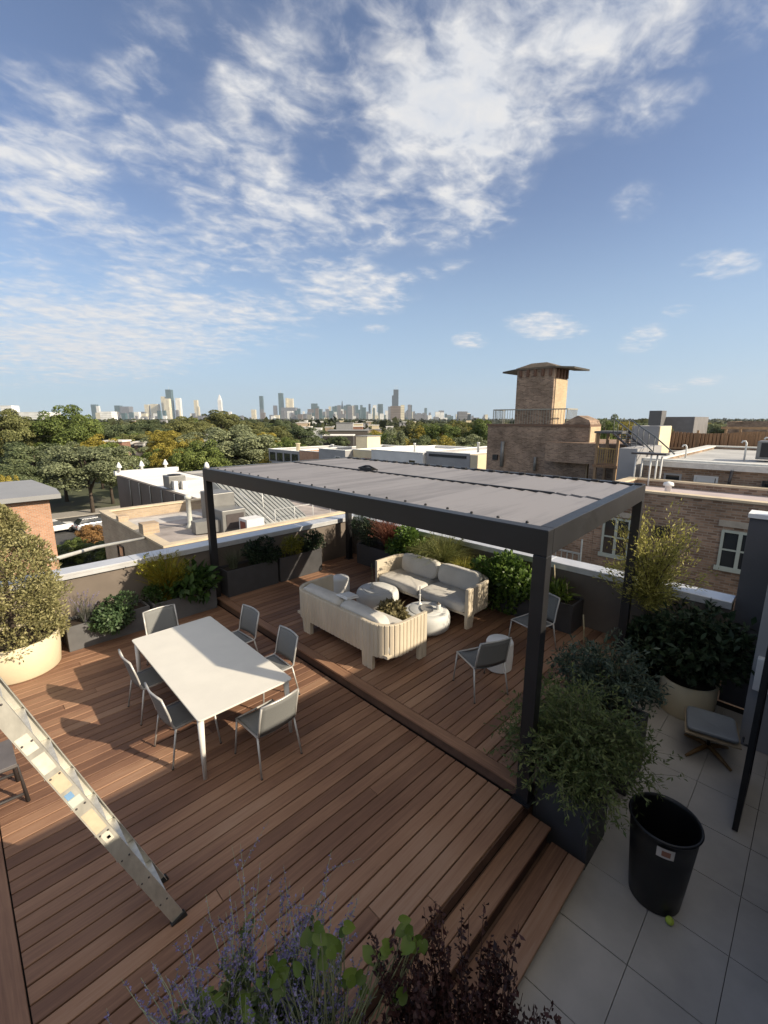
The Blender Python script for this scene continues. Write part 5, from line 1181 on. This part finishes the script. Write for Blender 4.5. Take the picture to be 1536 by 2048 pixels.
def tree(label, px, ytop, D, hw, kind, var=0, hfrac=0.80, group=None, ry=None, zb=GZ, cat='tree'):
    """px, ytop: bearing of the crown's top; D: metres ahead; hw: crown half width in the survey's angular units"""
    top = at_depth(px, ytop, D); R = 1.22*hw/FOC*D; H = top.z - zb
    t = thing('tree', label, cat, (top.x, top.y, zb), random.random()*6.28, group)
    rz_ = (H*hfrac/2) if ry is None else ry
    c = link('crown', crown_mesh(kind, var), t); c.scale = (R, R, rz_); c.location = (0, 0, H-rz_*0.97); c.rotation_euler = (0,0,random.random()*6)
    k = link('trunk', trunk_mesh(var % 3), t); k.scale = (H*0.8, H*0.8, H*0.92)
    return t
TL = [
 ('olive tree at the very left edge of the picture, above the brick house', 8, 818, 78, 55, 'olive', 0),
 ('brownish tree standing between the left edge and the bright green tree', 66, 834, 92, 46, 'olive', 1),
 ('tallest bright green tree, its top breaking the horizon at the left', 132, 808, 84, 60, 'green', 2),
 ('dark green tree above the grey roof of the brick house', 55, 880, 64, 80, 'dark', 0),
 ('big grey-green tree over the parked cars, right of the brick house', 165, 872, 60, 82, 'grey', 1),
 ('low dark tree behind the roof of the brick house', 12, 925, 52, 62, 'dark', 2),
 ('small yellow bush at the left edge just above the grey roof', 8, 940, 46, 22, 'yellow', 0),
 ('dark tree in front of the small left hand towers', 232, 836, 130, 46, 'dark', 1),
 ('dark round tree under the twin low towers', 285, 838, 150, 44, 'dark', 0),
 ('yellowing tree standing left of the big round tree', 345, 858, 92, 46, 'yellow', 1),
 ('dark green tree at the foot of the yellowing tree', 322, 895, 80, 44, 'green', 0),
 ('green tree behind the white conical vents', 395, 888, 82, 50, 'green', 1),
 ('bushy tree in the row below the tallest left tower', 372, 832, 165, 48, 'olive', 2),
 ('rounded tree below the slim white tower', 440, 820, 175, 44, 'olive', 0),
 ('big round grey-green tree behind the left corner of the pergola', 468, 846, 86, 78, 'grey', 2),
 ('brown-green tree to the right of the big round tree', 535, 845, 118, 46, 'olive', 1),
 ('yellow shrubby tree by the left end of the row houses', 545, 900, 70, 24, 'yellow', 2),
 ('dark green tree standing alone before the skyline cluster', 600, 850, 132, 46, 'dark', 2),
 ('low green tree left of the dark shed roofs', 570, 872, 100, 40, 'green', 2),
 ('small dark tree in front of the far white houses', 676, 866, 150, 22, 'dark', 1),
 ('yellow-green tree behind the cream row house', 765, 856, 108, 36, 'yellow', 0),
 ('yellow-green tree right of the stepped black tower', 832, 842, 104, 44, 'olive', 0),
 ('green tree in the middle of the wood behind the white row houses', 885, 840, 100, 44, 'green', 1),
 ('olive tree before the dark twin slabs', 925, 840, 104, 42, 'olive', 2),
 ('green tree touching the left wall of the brick tower building', 968, 838, 96, 40, 'green', 0),
 ('shadowed tree low in the wood behind the white row houses', 860, 868, 84, 48, 'dark', 0),
 ('shadowed tree low in the wood beside the brick tower building', 940, 866, 80, 46, 'grey', 0),
 ('yellowish low tree behind the long white row house', 800, 872, 88, 34, 'yellow', 2),
 ('loose topped tree rising behind the right gable of the brick tower building', 1208, 808, 66, 32, 'grey', 1),
 ('low green tree behind the wooden porch', 1222, 838, 62, 26, 'green', 2),
 ('small round dark tree on the skyline behind the grey stair house', 1297, 832, 90, 9, 'dark', 1),
 ('small yellow-green tree showing under the porch roof', 1247, 880, 38, 11, 'yellow', 1),
 ('low bush behind the wooden fence near the dark building', 1345, 858, 48, 20, 'olive', 0),
]
for (lb, px, yt, D, hw, kd, vr) in TL: tree(lb, px, yt, D, hw, kd, vr)
rf = random.Random(17)
for i in range(34):
    px = -10 + 585*(i+rf.random())/34; D = rf.choice([rf.uniform(62, 90), rf.uniform(90, 145)]); yt = 846 + 3400/D*rf.uniform(0.35, 1.0)
    if 215 < px < 300 and D < 100: continue
    if 85 < px < 235 and yt > 930: continue
    tree('tree in the leafy blocks left of the pergola', px, yt, D, rf.uniform(34, 52)*(85/D)**0.6, rf.choice(['green','grey','olive','dark','yellow','olive']), i % 3, group='trees in the leafy blocks')
for i in range(14):
    px = 740 + 235*(i+rf.random())/14; D = rf.uniform(78, 120); yt = 850 + rf.uniform(0, 28)
    tree('tree in the wood behind the flat roofed row', px, yt, D, rf.uniform(28, 42), rf.choice(['green','olive','yellow','grey']), i % 3, group='trees behind the flat roofed row')
hedge_spots = [(150,1095,'green','low green hedge bush below the steel pipe, nearest the brick house'),(205,1092,'dark','low dark bush below the middle of the steel pipe'),(182,1062,'rust','rust coloured bush on the side street below the cars'),(232,1100,'green','green bush against the wall of the tan roofed building'),(120,1100,'dark','dark bush at the corner of the brick house')]
for i, (px, py, kd, lb) in enumerate(hedge_spots):
    p = at_z(px, py, -7.6); t = thing('bush', lb, 'bush', (p.x, p.y, GZ), i)
    c = link('foliage', crown_mesh(kd, i % 3), t); c.scale = (1.7, 1.7, 1.35); c.location = (0,0,0.95)
    MB().tube([(0,0,0),(0.1,0,0.5),(0,0.1,1.2)],[0.06,0.05,0.02],6).build('stem', bark, t)
# a second belt of trees further out, alike from here
rb_ = random.Random(5); kinds = ['olive','green','dark','yellow','grey','olive','dark']
for i in range(64):
    px = 10 + 1510*(i+rb_.random())/64; D = rb_.uniform(150, 330)
    if 590 < px < 830: D += 120
    yt = 838 + rb_.uniform(-1, 11) if not 590 < px < 830 else 838 + rb_.uniform(12, 20)
    if px > 1320: yt = 842+rb_.uniform(0,6)
    tree('tree in the broad belt of treetops before the skyline', px, yt, D, rb_.uniform(24, 40)*(220/D)**0.5, kinds[i % 7], i % 3, group='trees in the far belt')
# far woods to the horizon: beyond counting
g = np.random.default_rng(9); n = 26000
Dd = 300*np.exp(g.random(n)*math.log(5200/300)); la = (g.random(n)*2-1)*1.15*Dd
X = Dd*R2 + la*R2; Y = Dd*R2 - la*R2
cl = np.sin(X*0.004+1)*np.sin(Y*0.0035)*3.0
P = np.stack([X, Y, GZ + 1 + (4+cl)*g.random(n) + 3.2*g.random(n)**2], axis=1)
V, Q = leaf_arrays(P, g.normal(size=(n,3))*np.array([1,1,.35]), 4.0*(0.6+g.random(n))*(1+Dd/1500), 0.8, 0.3, g)
fw = link('distant_woods', np_mesh('distant_woods', V, Q, leafmat('woods_far', [G(.02,.027,.012), G(.05,.06,.025), G(.10,.10,.04)], 0.2, 0.7, 0.004, 0)))
tag(fw, 'unbroken carpet of distant treetops reaching toward the horizon', 'woods', kind='stuff')
# ---- mid distance houses between the trees -----------------------------------------------------------------
def block(name, label, cat, px0, px1, ytop, D, mat, depth=None, group=None, zb=GZ, roof=None, win=None):
    a = at_depth(px0, ytop, D); b = at_depth(px1, ytop, D); w_ = (b-a).length; d_ = depth or w_*0.8
    c = (a+b)/2; t = thing(name, label, cat, (c.x, c.y, zb), math.radians(-45), group)
    MB().box(-w_/2, w_/2, 0, d_, 0, c.z-zb).build('wall', mat, t)
    if roof: MB().box(-w_/2-.2, w_/2+.2, -0.2, d_+.2, c.z-zb+.005, c.z-zb+0.35).build('roof', roof, t)
    if win:
        h_ = c.z-zb; nx = max(2, int(w_/2.4))
        for iz in range(min(3, int(h_/3))):
            for k in range(nx):
                x_ = -w_/2 + w_*(k+.5)/nx; MB().box(x_-0.5, x_+0.5, -0.03, -0.005, h_-1.9-iz*3, h_-0.5-iz*3).build('window', glass, t)
    return t
HS = [(208,244,884,95,br_red,'red brick house with a pale roof line right of the big grey-green tree',1),(215,245,905,88,br_tan,'pale fronted house below the red brick one',1),(244,272,889,100,stucco_gy,'grey flat roofed house beside the red brick one',1),(268,285,886,98,stucco_wh,'white house front half behind the yellowing tree',1),
 (646,706,872,150,plain('shed_dark',(0.05,0.045,0.045),0.8),'long dark shed with a pale roof beyond the row houses',0),(655,735,862,190,plain('shed_brown',(0.09,0.075,0.065),0.8),'wide brown roofed shed before the far white houses',0),
 (470,500,866,170,stucco_cr,'cream roof glimpsed in the trees behind the big round tree',0)]
for (a, b, y, D, m_, lb, wn) in HS: block('house', lb, 'house', a, b, y, D, m_, roof=roof_white if wn or m_.name == 'shed_dark' else roof_grey, win=wn)
rb_ = random.Random(21)
for i in range(62):
    px = rb_.choice([rb_.uniform(600,835), rb_.uniform(600,835), rb_.uniform(600,835), rb_.uniform(20,1500)]); D = rb_.uniform(230, 700); w_ = rb_.uniform(12, 30)*300/D
    y = 838 + 12.8/D*FOC*rb_.uniform(0.10,0.5)
    m_ = rb_.choice([stucco_wh, stucco_cr, stucco_gy, br_red, stucco_wh, br_tan])
    block('far_house', 'small pale house among the treetops before the skyline', 'house', px-w_/2, px+w_/2, y, D, m_, roof=rb_.choice([roof_white, roof_grey]), group='far houses among the trees')
# ---- skyline ----------------------------------------------------------------------------------------------
def glassy(name, c): 
    m, t, b = nt(name); L = t.links
    tc = N(t, 'ShaderNodeTexCoord'); sp = N(t, 'ShaderNodeSeparateXYZ'); L.new(tc.outputs['Object'], sp.inputs[0])
    w1 = N(t, 'ShaderNodeMath', operation='SINE'); m1 = N(t, 'ShaderNodeMath', operation='MULTIPLY', ins={1: 0.5}); L.new(sp.outputs[2], m1.inputs[0]); L.new(m1.outputs[0], w1.inputs[0])
    no = N(t, 'ShaderNodeTexNoise', ins={'Scale': 0.03, 'Detail': 4.0}); L.new(tc.outputs['Object'], no.inputs['Vector'])
    ad = N(t, 'ShaderNodeMath', operation='MULTIPLY_ADD', ins={1: 0.15}); L.new(w1.outputs[0], ad.inputs[0]); L.new(no.outputs['Fac'], ad.inputs[2])
    r = ramp(t, [(0.3, shade(c,0.8)), (0.7, shade(c,1.15))]); L.new(ad.outputs[0], r.inputs[0]); L.new(r.outputs[0], b.inputs['Base Color']); b.inputs['Roughness'].default_value = 0.45
    return m
sk_dark = glassy('tower_dark_glass', (0.03,0.045,0.055)); sk_teal = glassy('tower_teal_glass', (0.07,0.12,0.13)); sk_grey = glassy('tower_grey_stone', (0.17,0.175,0.19)); sk_cream = glassy('tower_cream_stone', (0.62,0.57,0.44)); sk_white = glassy('tower_white_stone', (0.72,0.72,0.70)); sk_brown = glassy('tower_brown', (0.17,0.145,0.13))
SKD = 6400.0
def skytower(label, px0, px1, ytop, mat, D=SKD, steps=(), ant=0, group=None, taper=0, rot=-45.0):
    a = at_depth(px0, ytop, D); b = at_depth(px1, ytop, D); w_ = (b-a).length; c = (a+b)/2
    t = thing('skyscraper', label, 'skyscraper', (c.x, c.y, GZ), math.radians(rot), group); H = c.z-GZ
    m_ = MB(); h0 = H
    if taper:
        m_.add([(-w_/2,0,0),(w_/2,0,0),(w_/2,w_,0),(-w_/2,w_,0),(-w_/2,0,H*(1-taper)),(w_/2,0,H*(1-taper)),(w_/2,w_,H*(1-taper)),(-w_/2,w_,H*(1-taper)),(-w_*.05,w_*.4,H),(w_*.05,w_*.4,H),(w_*.05,w_*.6,H),(-w_*.05,w_*.6,H)],
               [(0,1,5,4),(1,2,6,5),(2,3,7,6),(3,0,4,7),(4,5,9,8),(5,6,10,9),(6,7,11,10),(7,4,8,11),(8,9,10,11)])
    else: m_.box(-w_/2, w_/2, 0, w_*0.9, 0, H)
    m_.build('shaft', mat, t)
    for (q0, q1, yt) in steps:
        a2 = at_depth(q0, yt, D); b2 = at_depth(q1, yt, D); x0 = (q0-(px0+px1)/2)/(px1-px0)*w_; x1 = (q1-(px0+px1)/2)/(px1-px0)*w_
        MB().box(x0, x1, -w_*0.12, w_*0.5, 0, a2.z-GZ).build('setback', mat, t)
    for k in range(ant):
        x_ = (-0.2+0.4*k)*w_ if ant > 1 else 0; MB().tube([(x_,w_*.4,H),(x_,w_*.4,H+ant*18+22)],[2.6,1.2],6).build('antenna', sk_white, t)
    return t
ST = [
 ('tallest dark stepped skyscraper with two antennas in the right skyline group', 787, 797, 779, sk_dark, dict(steps=((784,792,791),(783,800,812)), ant=2)),
 ('tall dark skyscraper rising from the cream cluster on the left', 330, 341, 779, sk_teal, dict(ant=1)),
 ('cream slab in front of the tall dark left skyscraper', 326, 337, 797, sk_cream, dict(D=6300)),
 ('pale cream tower left of the tall dark left skyscraper', 321, 328, 793, sk_cream, {}),
 ('pale tower with grey side right of the tall dark left skyscraper', 350, 359, 796, sk_white, {}),
 ('cream tower leftmost in the left downtown group', 288, 296, 809, sk_cream, {}),
 ('broad cream tower second in the left downtown group', 300, 314, 808, sk_cream, {}),
 ('olive cream tower standing alone between the left groups', 387, 394, 800, sk_cream, dict(steps=((394,397,813),))),
 ('slim white pointed tower standing alone', 434, 441, 789, sk_white, dict(taper=0.22)),
 ('slim teal glass tower standing alone left of centre', 518, 525, 792, sk_teal, {}),
 ('grey midrise left of the tall pair', 546, 553, 811, sk_grey, {}),
 ('tall white edged tower with a spire left of centre', 556, 565, 786, sk_teal, dict(ant=1)),
 ('tall cream sided tower beside the white edged one', 572, 585, 797, sk_cream, dict(steps=((571,575,796),))),
 ('broad dark block at the foot of the tall pair', 562, 591, 815, sk_grey, dict(D=6100)),
 ('white block low before the tall pair', 574, 585, 822, sk_white, dict(D=5900)),
 ('dark teal tower at the left of the central cluster', 622, 634, 807, sk_teal, {}),
 ('brown grey block under the dark teal tower', 615, 642, 818, sk_brown, dict(D=6100)),
 ('narrow cream tower in the central cluster', 657, 662, 813, sk_cream, {}),
 ('broad dark glass tower in the central cluster', 664, 676, 813, sk_teal, {}),
 ('dark spire tower in the central cluster', 682, 686, 801, sk_dark, dict(taper=0.35)),
 ('wide teal slab beside the dark spire', 687, 703, 811, sk_teal, {}),
 ('thin cream slab edge right of the wide teal slab', 704, 708, 811, sk_cream, {}),
 ('slim dark tower left of the thin needle', 720, 725, 810, sk_teal, {}), ('thin dark needle tower in the right half of the cluster', 737, 741, 808, sk_dark, {}),
 ('broad dark topped tower with a pale side', 755, 766, 808, sk_teal, dict(steps=((761,766,810),))),
 ('big grey brown slab block in front of the stepped black tower', 781, 801, 812, sk_brown, dict(D=2400)), ('sunlit cream end of the big slab block', 801.5, 809, 810, sk_cream, dict(D=2400)),  # cream end is the slab's sunlit side, brightness put into its colour
 ('low grey tower right of the cream slab end', 811, 815, 824, sk_grey, {}), ('slim grey tower in the right outskirts', 849, 854, 816, sk_teal, {}),
 ('square grey tower in the right outskirts', 878, 888, 821, sk_grey, {}), ('dark twin slab tower before the brick tower, larger half', 917, 935, 823, sk_grey, dict(D=2000)), ('dark twin slab tower, smaller right half', 936, 942, 828, sk_dark, dict(D=2000)),
 ('dark tower with pale face above the left treetops', 181, 191, 809, sk_teal, {}), ('pale face next to the dark left tower', 191.5, 197, 812, sk_white, {}),
 ('grey twin tower above the left trees, first', 228, 239, 811, sk_teal, {}), ('wider grey twin tower above the left trees', 239.5, 257, 813, sk_grey, {}),
 ('low white hall beyond the left treetops', 199, 222, 823, sk_white, dict(D=3000)), ('white distant building behind the leftmost trees', 0, 22, 811, sk_white, dict(D=2600)), ('long low white building behind the left trees', 25, 84, 824, sk_white, dict(D=2600)),
]
for (lb, a, b, y, m_, kw) in ST: skytower(lb, a, b, y, m_, **kw)
rb_ = random.Random(33)
for i in range(240):
    px = rb_.choice([rb_.uniform(480,860), rb_.uniform(590,830), rb_.uniform(540,840), rb_.uniform(270,480), rb_.uniform(840,975), rb_.uniform(190,290)]); w_ = rb_.uniform(3.5, 10)
    y = 836 - 27*rb_.random()**1.15 if 590 < px < 830 else 837 - (20 if 480 < px < 590 or 300 < px < 360 else 14)*rb_.random()**1.3
    skytower('small tower lost in the crowd of the distant skyline', px-w_/2, px+w_/2, y, rb_.choice([sk_grey, sk_brown, sk_cream, sk_white, sk_teal, sk_grey, sk_teal]), D=rb_.uniform(3800, 6000), group='small towers of the skyline')
# ---- the air ------------------------------------------------------------------------------------------------
hz_, t_, b_ = nt('haze_air'); t_.nodes.remove(b_)
vol = N(t_, 'ShaderNodeVolumePrincipled'); vol.inputs['Color'].default_value = (0.80, 0.88, 1.0, 1); vol.inputs['Density'].default_value = HAZE; vol.inputs['Anisotropy'].default_value = 0.2
t_.links.new(vol.outputs[0], t_.nodes['Material Output'].inputs['Volume'])
ho = MB().box(-400, 9000, -9000, 9000, GZ-1, 620).build('haze', hz_)
tag(ho, 'thin bluish air over the whole district', 'haze', kind='stuff')
# ---- camera, sun, sky ---------------------------------------------------------------------------------------
cam = bpy.data.cameras.new('camera'); co = bpy.data.objects.new('camera', cam); COL.objects.link(co)
co.location = (0, 0, CAMZ)
co.rotation_euler = (PI/2 - PITCH, 0, math.radians(-45))
cam.sensor_fit = 'HORIZONTAL'; cam.sensor_width = 36; cam.lens = 36*FOC/1536
cam.clip_start = 0.05; cam.clip_end = 60000
SC.camera = co
SUNV = Vector((0.75, -1.65, 1.0)).normalized()
sl = bpy.data.lights.new('sun', 'SUN'); so = bpy.data.objects.new('sun', sl); COL.objects.link(so)
so.rotation_euler = SUNV.to_track_quat('Z', 'Y').to_euler()
sl.energy = SUN_E; sl.angle = math.radians(0.53); sl.color = (1.0, 0.86, 0.66)
W = bpy.data.worlds.new('World'); SC.world = W; W.use_nodes = True
t = W.node_tree; L = t.links; bg = t.nodes['Background']
sky = N(t, 'ShaderNodeTexSky', sky_type='NISHITA', sun_disc=False)
sky.sun_elevation = math.asin(SUNV.z); sky.sun_rotation = math.atan2(SUNV.x, SUNV.y)
sky.altitude = 200; sky.air_density = 1.0; sky.dust_density = 0.15; sky.ozone_density = 2.2
tc = N(t, 'ShaderNodeTexCoord'); nrm = N(t, 'ShaderNodeVectorMath', operation='NORMALIZE'); L.new(tc.outputs['Generated'], nrm.inputs[0])
DIR = nrm.outputs[0]
def dotc(v):
    n = N(t, 'ShaderNodeVectorMath', operation='DOT_PRODUCT'); L.new(DIR, n.inputs[0]); n.inputs[1].default_value = v; return n.outputs['Value']
def M2(op, a, b=None, c=None, clamp=False):
    n = N(t, 'ShaderNodeMath', operation=op); n.use_clamp = clamp
    for i, x in enumerate((a, b, c)):
        if x is None: continue
        if isinstance(x, (int, float)): n.inputs[i].default_value = x
        else: L.new(x, n.inputs[i])
    return n.outputs[0]
# clouds: sheets drifting on a plane high above; each bank is placed by its bearing in the sky
def bank(px, py, rpx, rpy, rot, wgt):
    c = Vector(_ray(px, py)).normalized()
    e1 = (Vector(_ray(px+20*math.cos(rot), py+20*math.sin(rot))).normalized() - c); e1 = (e1 - c*e1.dot(c)).normalized(); e2 = c.cross(e1)
    k1 = (Vector(_ray(px+rpx*math.cos(rot), py+rpx*math.sin(rot))).normalized()); r1 = abs(k1.dot(e1)/max(k1.dot(c),.1))
    k2 = (Vector(_ray(px-rpy*math.sin(rot), py+rpy*math.cos(rot))).normalized()); r2 = abs(k2.dot(e2)/max(k2.dot(c),.1))
    dc = M2('MAXIMUM', dotc(c), 0.05)
    a = M2('DIVIDE', dotc(e1/r1), dc); b = M2('DIVIDE', dotc(e2/r2), dc)
    q = M2('ADD', M2('MULTIPLY', a, a), M2('MULTIPLY', b, b))
    return M2('MULTIPLY', M2('SUBTRACT', 1.0, q, clamp=True), wgt)
sp = N(t, 'ShaderNodeSeparateXYZ'); L.new(DIR, sp.inputs[0])
zz = M2('MAXIMUM', M2('ADD', sp.outputs[2], 0.10), 0.03)
pl = N(t, 'ShaderNodeCombineXYZ'); L.new(M2('DIVIDE', sp.outputs[0], zz), pl.inputs[0]); L.new(M2('DIVIDE', sp.outputs[1], zz), pl.inputs[1])
def fbm(scale, det, rough, dist, off, sc=(1,1,1), rotz=0):
    mp = N(t, 'ShaderNodeMapping'); mp.inputs['Location'].default_value = off; mp.inputs['Scale'].default_value = sc; mp.inputs['Rotation'].default_value = (0,0,rotz); L.new(pl.outputs[0], mp.inputs[0])
    n = N(t, 'ShaderNodeTexNoise', ins={'Scale': scale, 'Detail': det, 'Roughness': rough, 'Distortion': dist}); L.new(mp.outputs[0], n.inputs['Vector']); return n.outputs['Fac']
BANKS = [(1040,70,470,270,-0.35,0.52),(900,300,280,200,-0.6,0.44),(700,130,210,200,0.3,0.34),(1330,40,330,110,-0.1,0.42),(940,430,130,70,-0.2,0.3),
  (290,100,110,130,0.9,0.30),(140,240,240,120,0.2,0.36),(60,360,210,100,0.3,0.50),(180,470,240,90,0.3,0.18),(470,120,150,160,0.9,0.18),(560,420,240,150,0.4,0.18),(250,640,420,70,0.06,0.30),(120,730,300,60,0.0,0.30),(420,350,180,100,0.3,0.30),(390,500,190,70,0.05,0.36),(660,430,180,90,0.15,0.36),
  (700,575,150,60,0.12,0.58),(330,590,190,60,0.1,0.34),(200,680,330,80,0.06,0.42),(40,560,120,80,0.1,0.28),(520,620,170,45,0.05,0.30),(860,545,120,22,-0.25,0.28),
  (1090,652,95,32,0.08,0.62),(940,682,42,20,0.05,0.55),(1285,676,62,32,-0.35,0.52),(1440,528,100,34,-0.08,0.55),(1360,622,46,15,0,0.42),(1330,775,48,13,0,0.4),(1412,760,46,14,-0.1,0.4),
  (1310,220,130,60,-0.35,0.28),(1270,405,70,45,-0.2,0.26),(750,657,34,12,0,0.4),(520,225,130,110,0.9,0.26)]
tot = None
for bk in BANKS:
    o = bank(*bk); tot = o if tot is None else M2('ADD', tot, o)
n1 = fbm(3.2, 8.0, 0.62, 0.4, (3.1,1.7,0), (1,1.25,1), 0.5); n2 = fbm(10.0, 6.0, 0.55, 0.4, (0.4,5.2,0), (1,1.2,1), 0.9)
den = M2('ADD', M2('ADD', tot, M2('MULTIPLY', M2('SUBTRACT', n1, 0.5), 1.15)), M2('MULTIPLY', M2('SUBTRACT', n2, 0.5), 1.35))
mr = N(t, 'ShaderNodeMapRange', interpolation_type='SMOOTHSTEP', ins={1: 0.04, 2: 0.98}); L.new(den, mr.inputs[0])
cov = M2('MULTIPLY', mr.outputs[0], M2('MULTIPLY', M2('MINIMUM', M2('MULTIPLY', tot, 6.0), 1.0), 0.94))
vl = M2('MULTIPLY', M2('MULTIPLY', M2('SUBTRACT', n1, 0.42, clamp=True), 0.9), M2('MINIMUM', M2('MULTIPLY', tot, 3.0), 1.0))
cov = M2('MINIMUM', M2('ADD', cov, vl), 0.95)
shd = N(t, 'ShaderNodeMix', data_type='RGBA'); L.new(M2('MULTIPLY_ADD', n2, 1.6, -0.35, clamp=True), shd.inputs[0])
shd.inputs[6].default_value = (CL*0.72, CL*0.77, CL*0.86, 1); shd.inputs[7].default_value = (CL*1.0, CL*0.97, CL*0.93, 1)
tint = N(t, 'ShaderNodeMix', data_type='RGBA', blend_type='MULTIPLY'); tint.inputs[0].default_value = 1; tint.inputs[7].default_value = SKYT
hzn = N(t, 'ShaderNodeMapRange', interpolation_type='SMOOTHSTEP', ins={1: 0.0, 2: 0.42, 3: 0.78, 4: 0.0}); L.new(sp.outputs[2], hzn.inputs[0])   # pale band of air low over the district
hzm = N(t, 'ShaderNodeMix', data_type='RGBA'); L.new(hzn.outputs[0], hzm.inputs[0]); L.new(sky.outputs[0], hzm.inputs[6]); hzm.inputs[7].default_value = (3.3, 4.7, 5.4, 1)
hsv = N(t, 'ShaderNodeHueSaturation', ins={'Saturation': 0.88}); L.new(hzm.outputs[2], hsv.inputs['Color']); L.new(hsv.outputs[0], tint.inputs[6])
mx = N(t, 'ShaderNodeMix', data_type='RGBA'); L.new(cov, mx.inputs[0]); L.new(tint.outputs[2], mx.inputs[6]); L.new(shd.outputs[2], mx.inputs[7])
# bright cloud added out of view behind the viewer, fills the shade
bk_fill = N(t, 'ShaderNodeMapRange', interpolation_type='SMOOTHSTEP', ins={1: 0.30, 2: 0.75}); L.new(dotc(Vector((-0.15,-0.80,0.55)).normalized()), bk_fill.inputs[0])
bkf = M2('MULTIPLY', bk_fill.outputs[0], M2('MULTIPLY_ADD', n1, 0.8, 0.35, clamp=True))
mx2 = N(t, 'ShaderNodeMix', data_type='RGBA'); L.new(bkf, mx2.inputs[0]); L.new(mx.outputs[2], mx2.inputs[6]); mx2.inputs[7].default_value = (BACK_FILL*1.0, BACK_FILL*0.93, BACK_FILL*0.82, 1)
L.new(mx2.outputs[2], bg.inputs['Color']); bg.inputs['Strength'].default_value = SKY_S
SC.view_settings.view_transform = 'Standard'; SC.view_settings.look = 'None'; SC.view_settings.gamma = 1; SC.view_settings.exposure = EXPO
SC.view_settings.use_curve_mapping = False
SC.render.engine = 'CYCLES'
cy = SC.cycles; cy.use_denoising = True
try: cy.denoiser = 'OPENIMAGEDENOISE'; cy.denoising_input_passes = 'RGB_ALBEDO_NORMAL'
except Exception: pass
cy.max_bounces = 6; cy.diffuse_bounces = 3; cy.glossy_bounces = 3; cy.transmission_bounces = 3; cy.volume_bounces = 0; cy.transparent_max_bounces = 6
cy.sample_clamp_indirect = 6.0; cy.caustics_reflective = False; cy.caustics_refractive = False
W.cycles.sampling_method = 'MANUAL'; W.cycles.sample_map_resolution = 512
SC.render.film_transparent = False
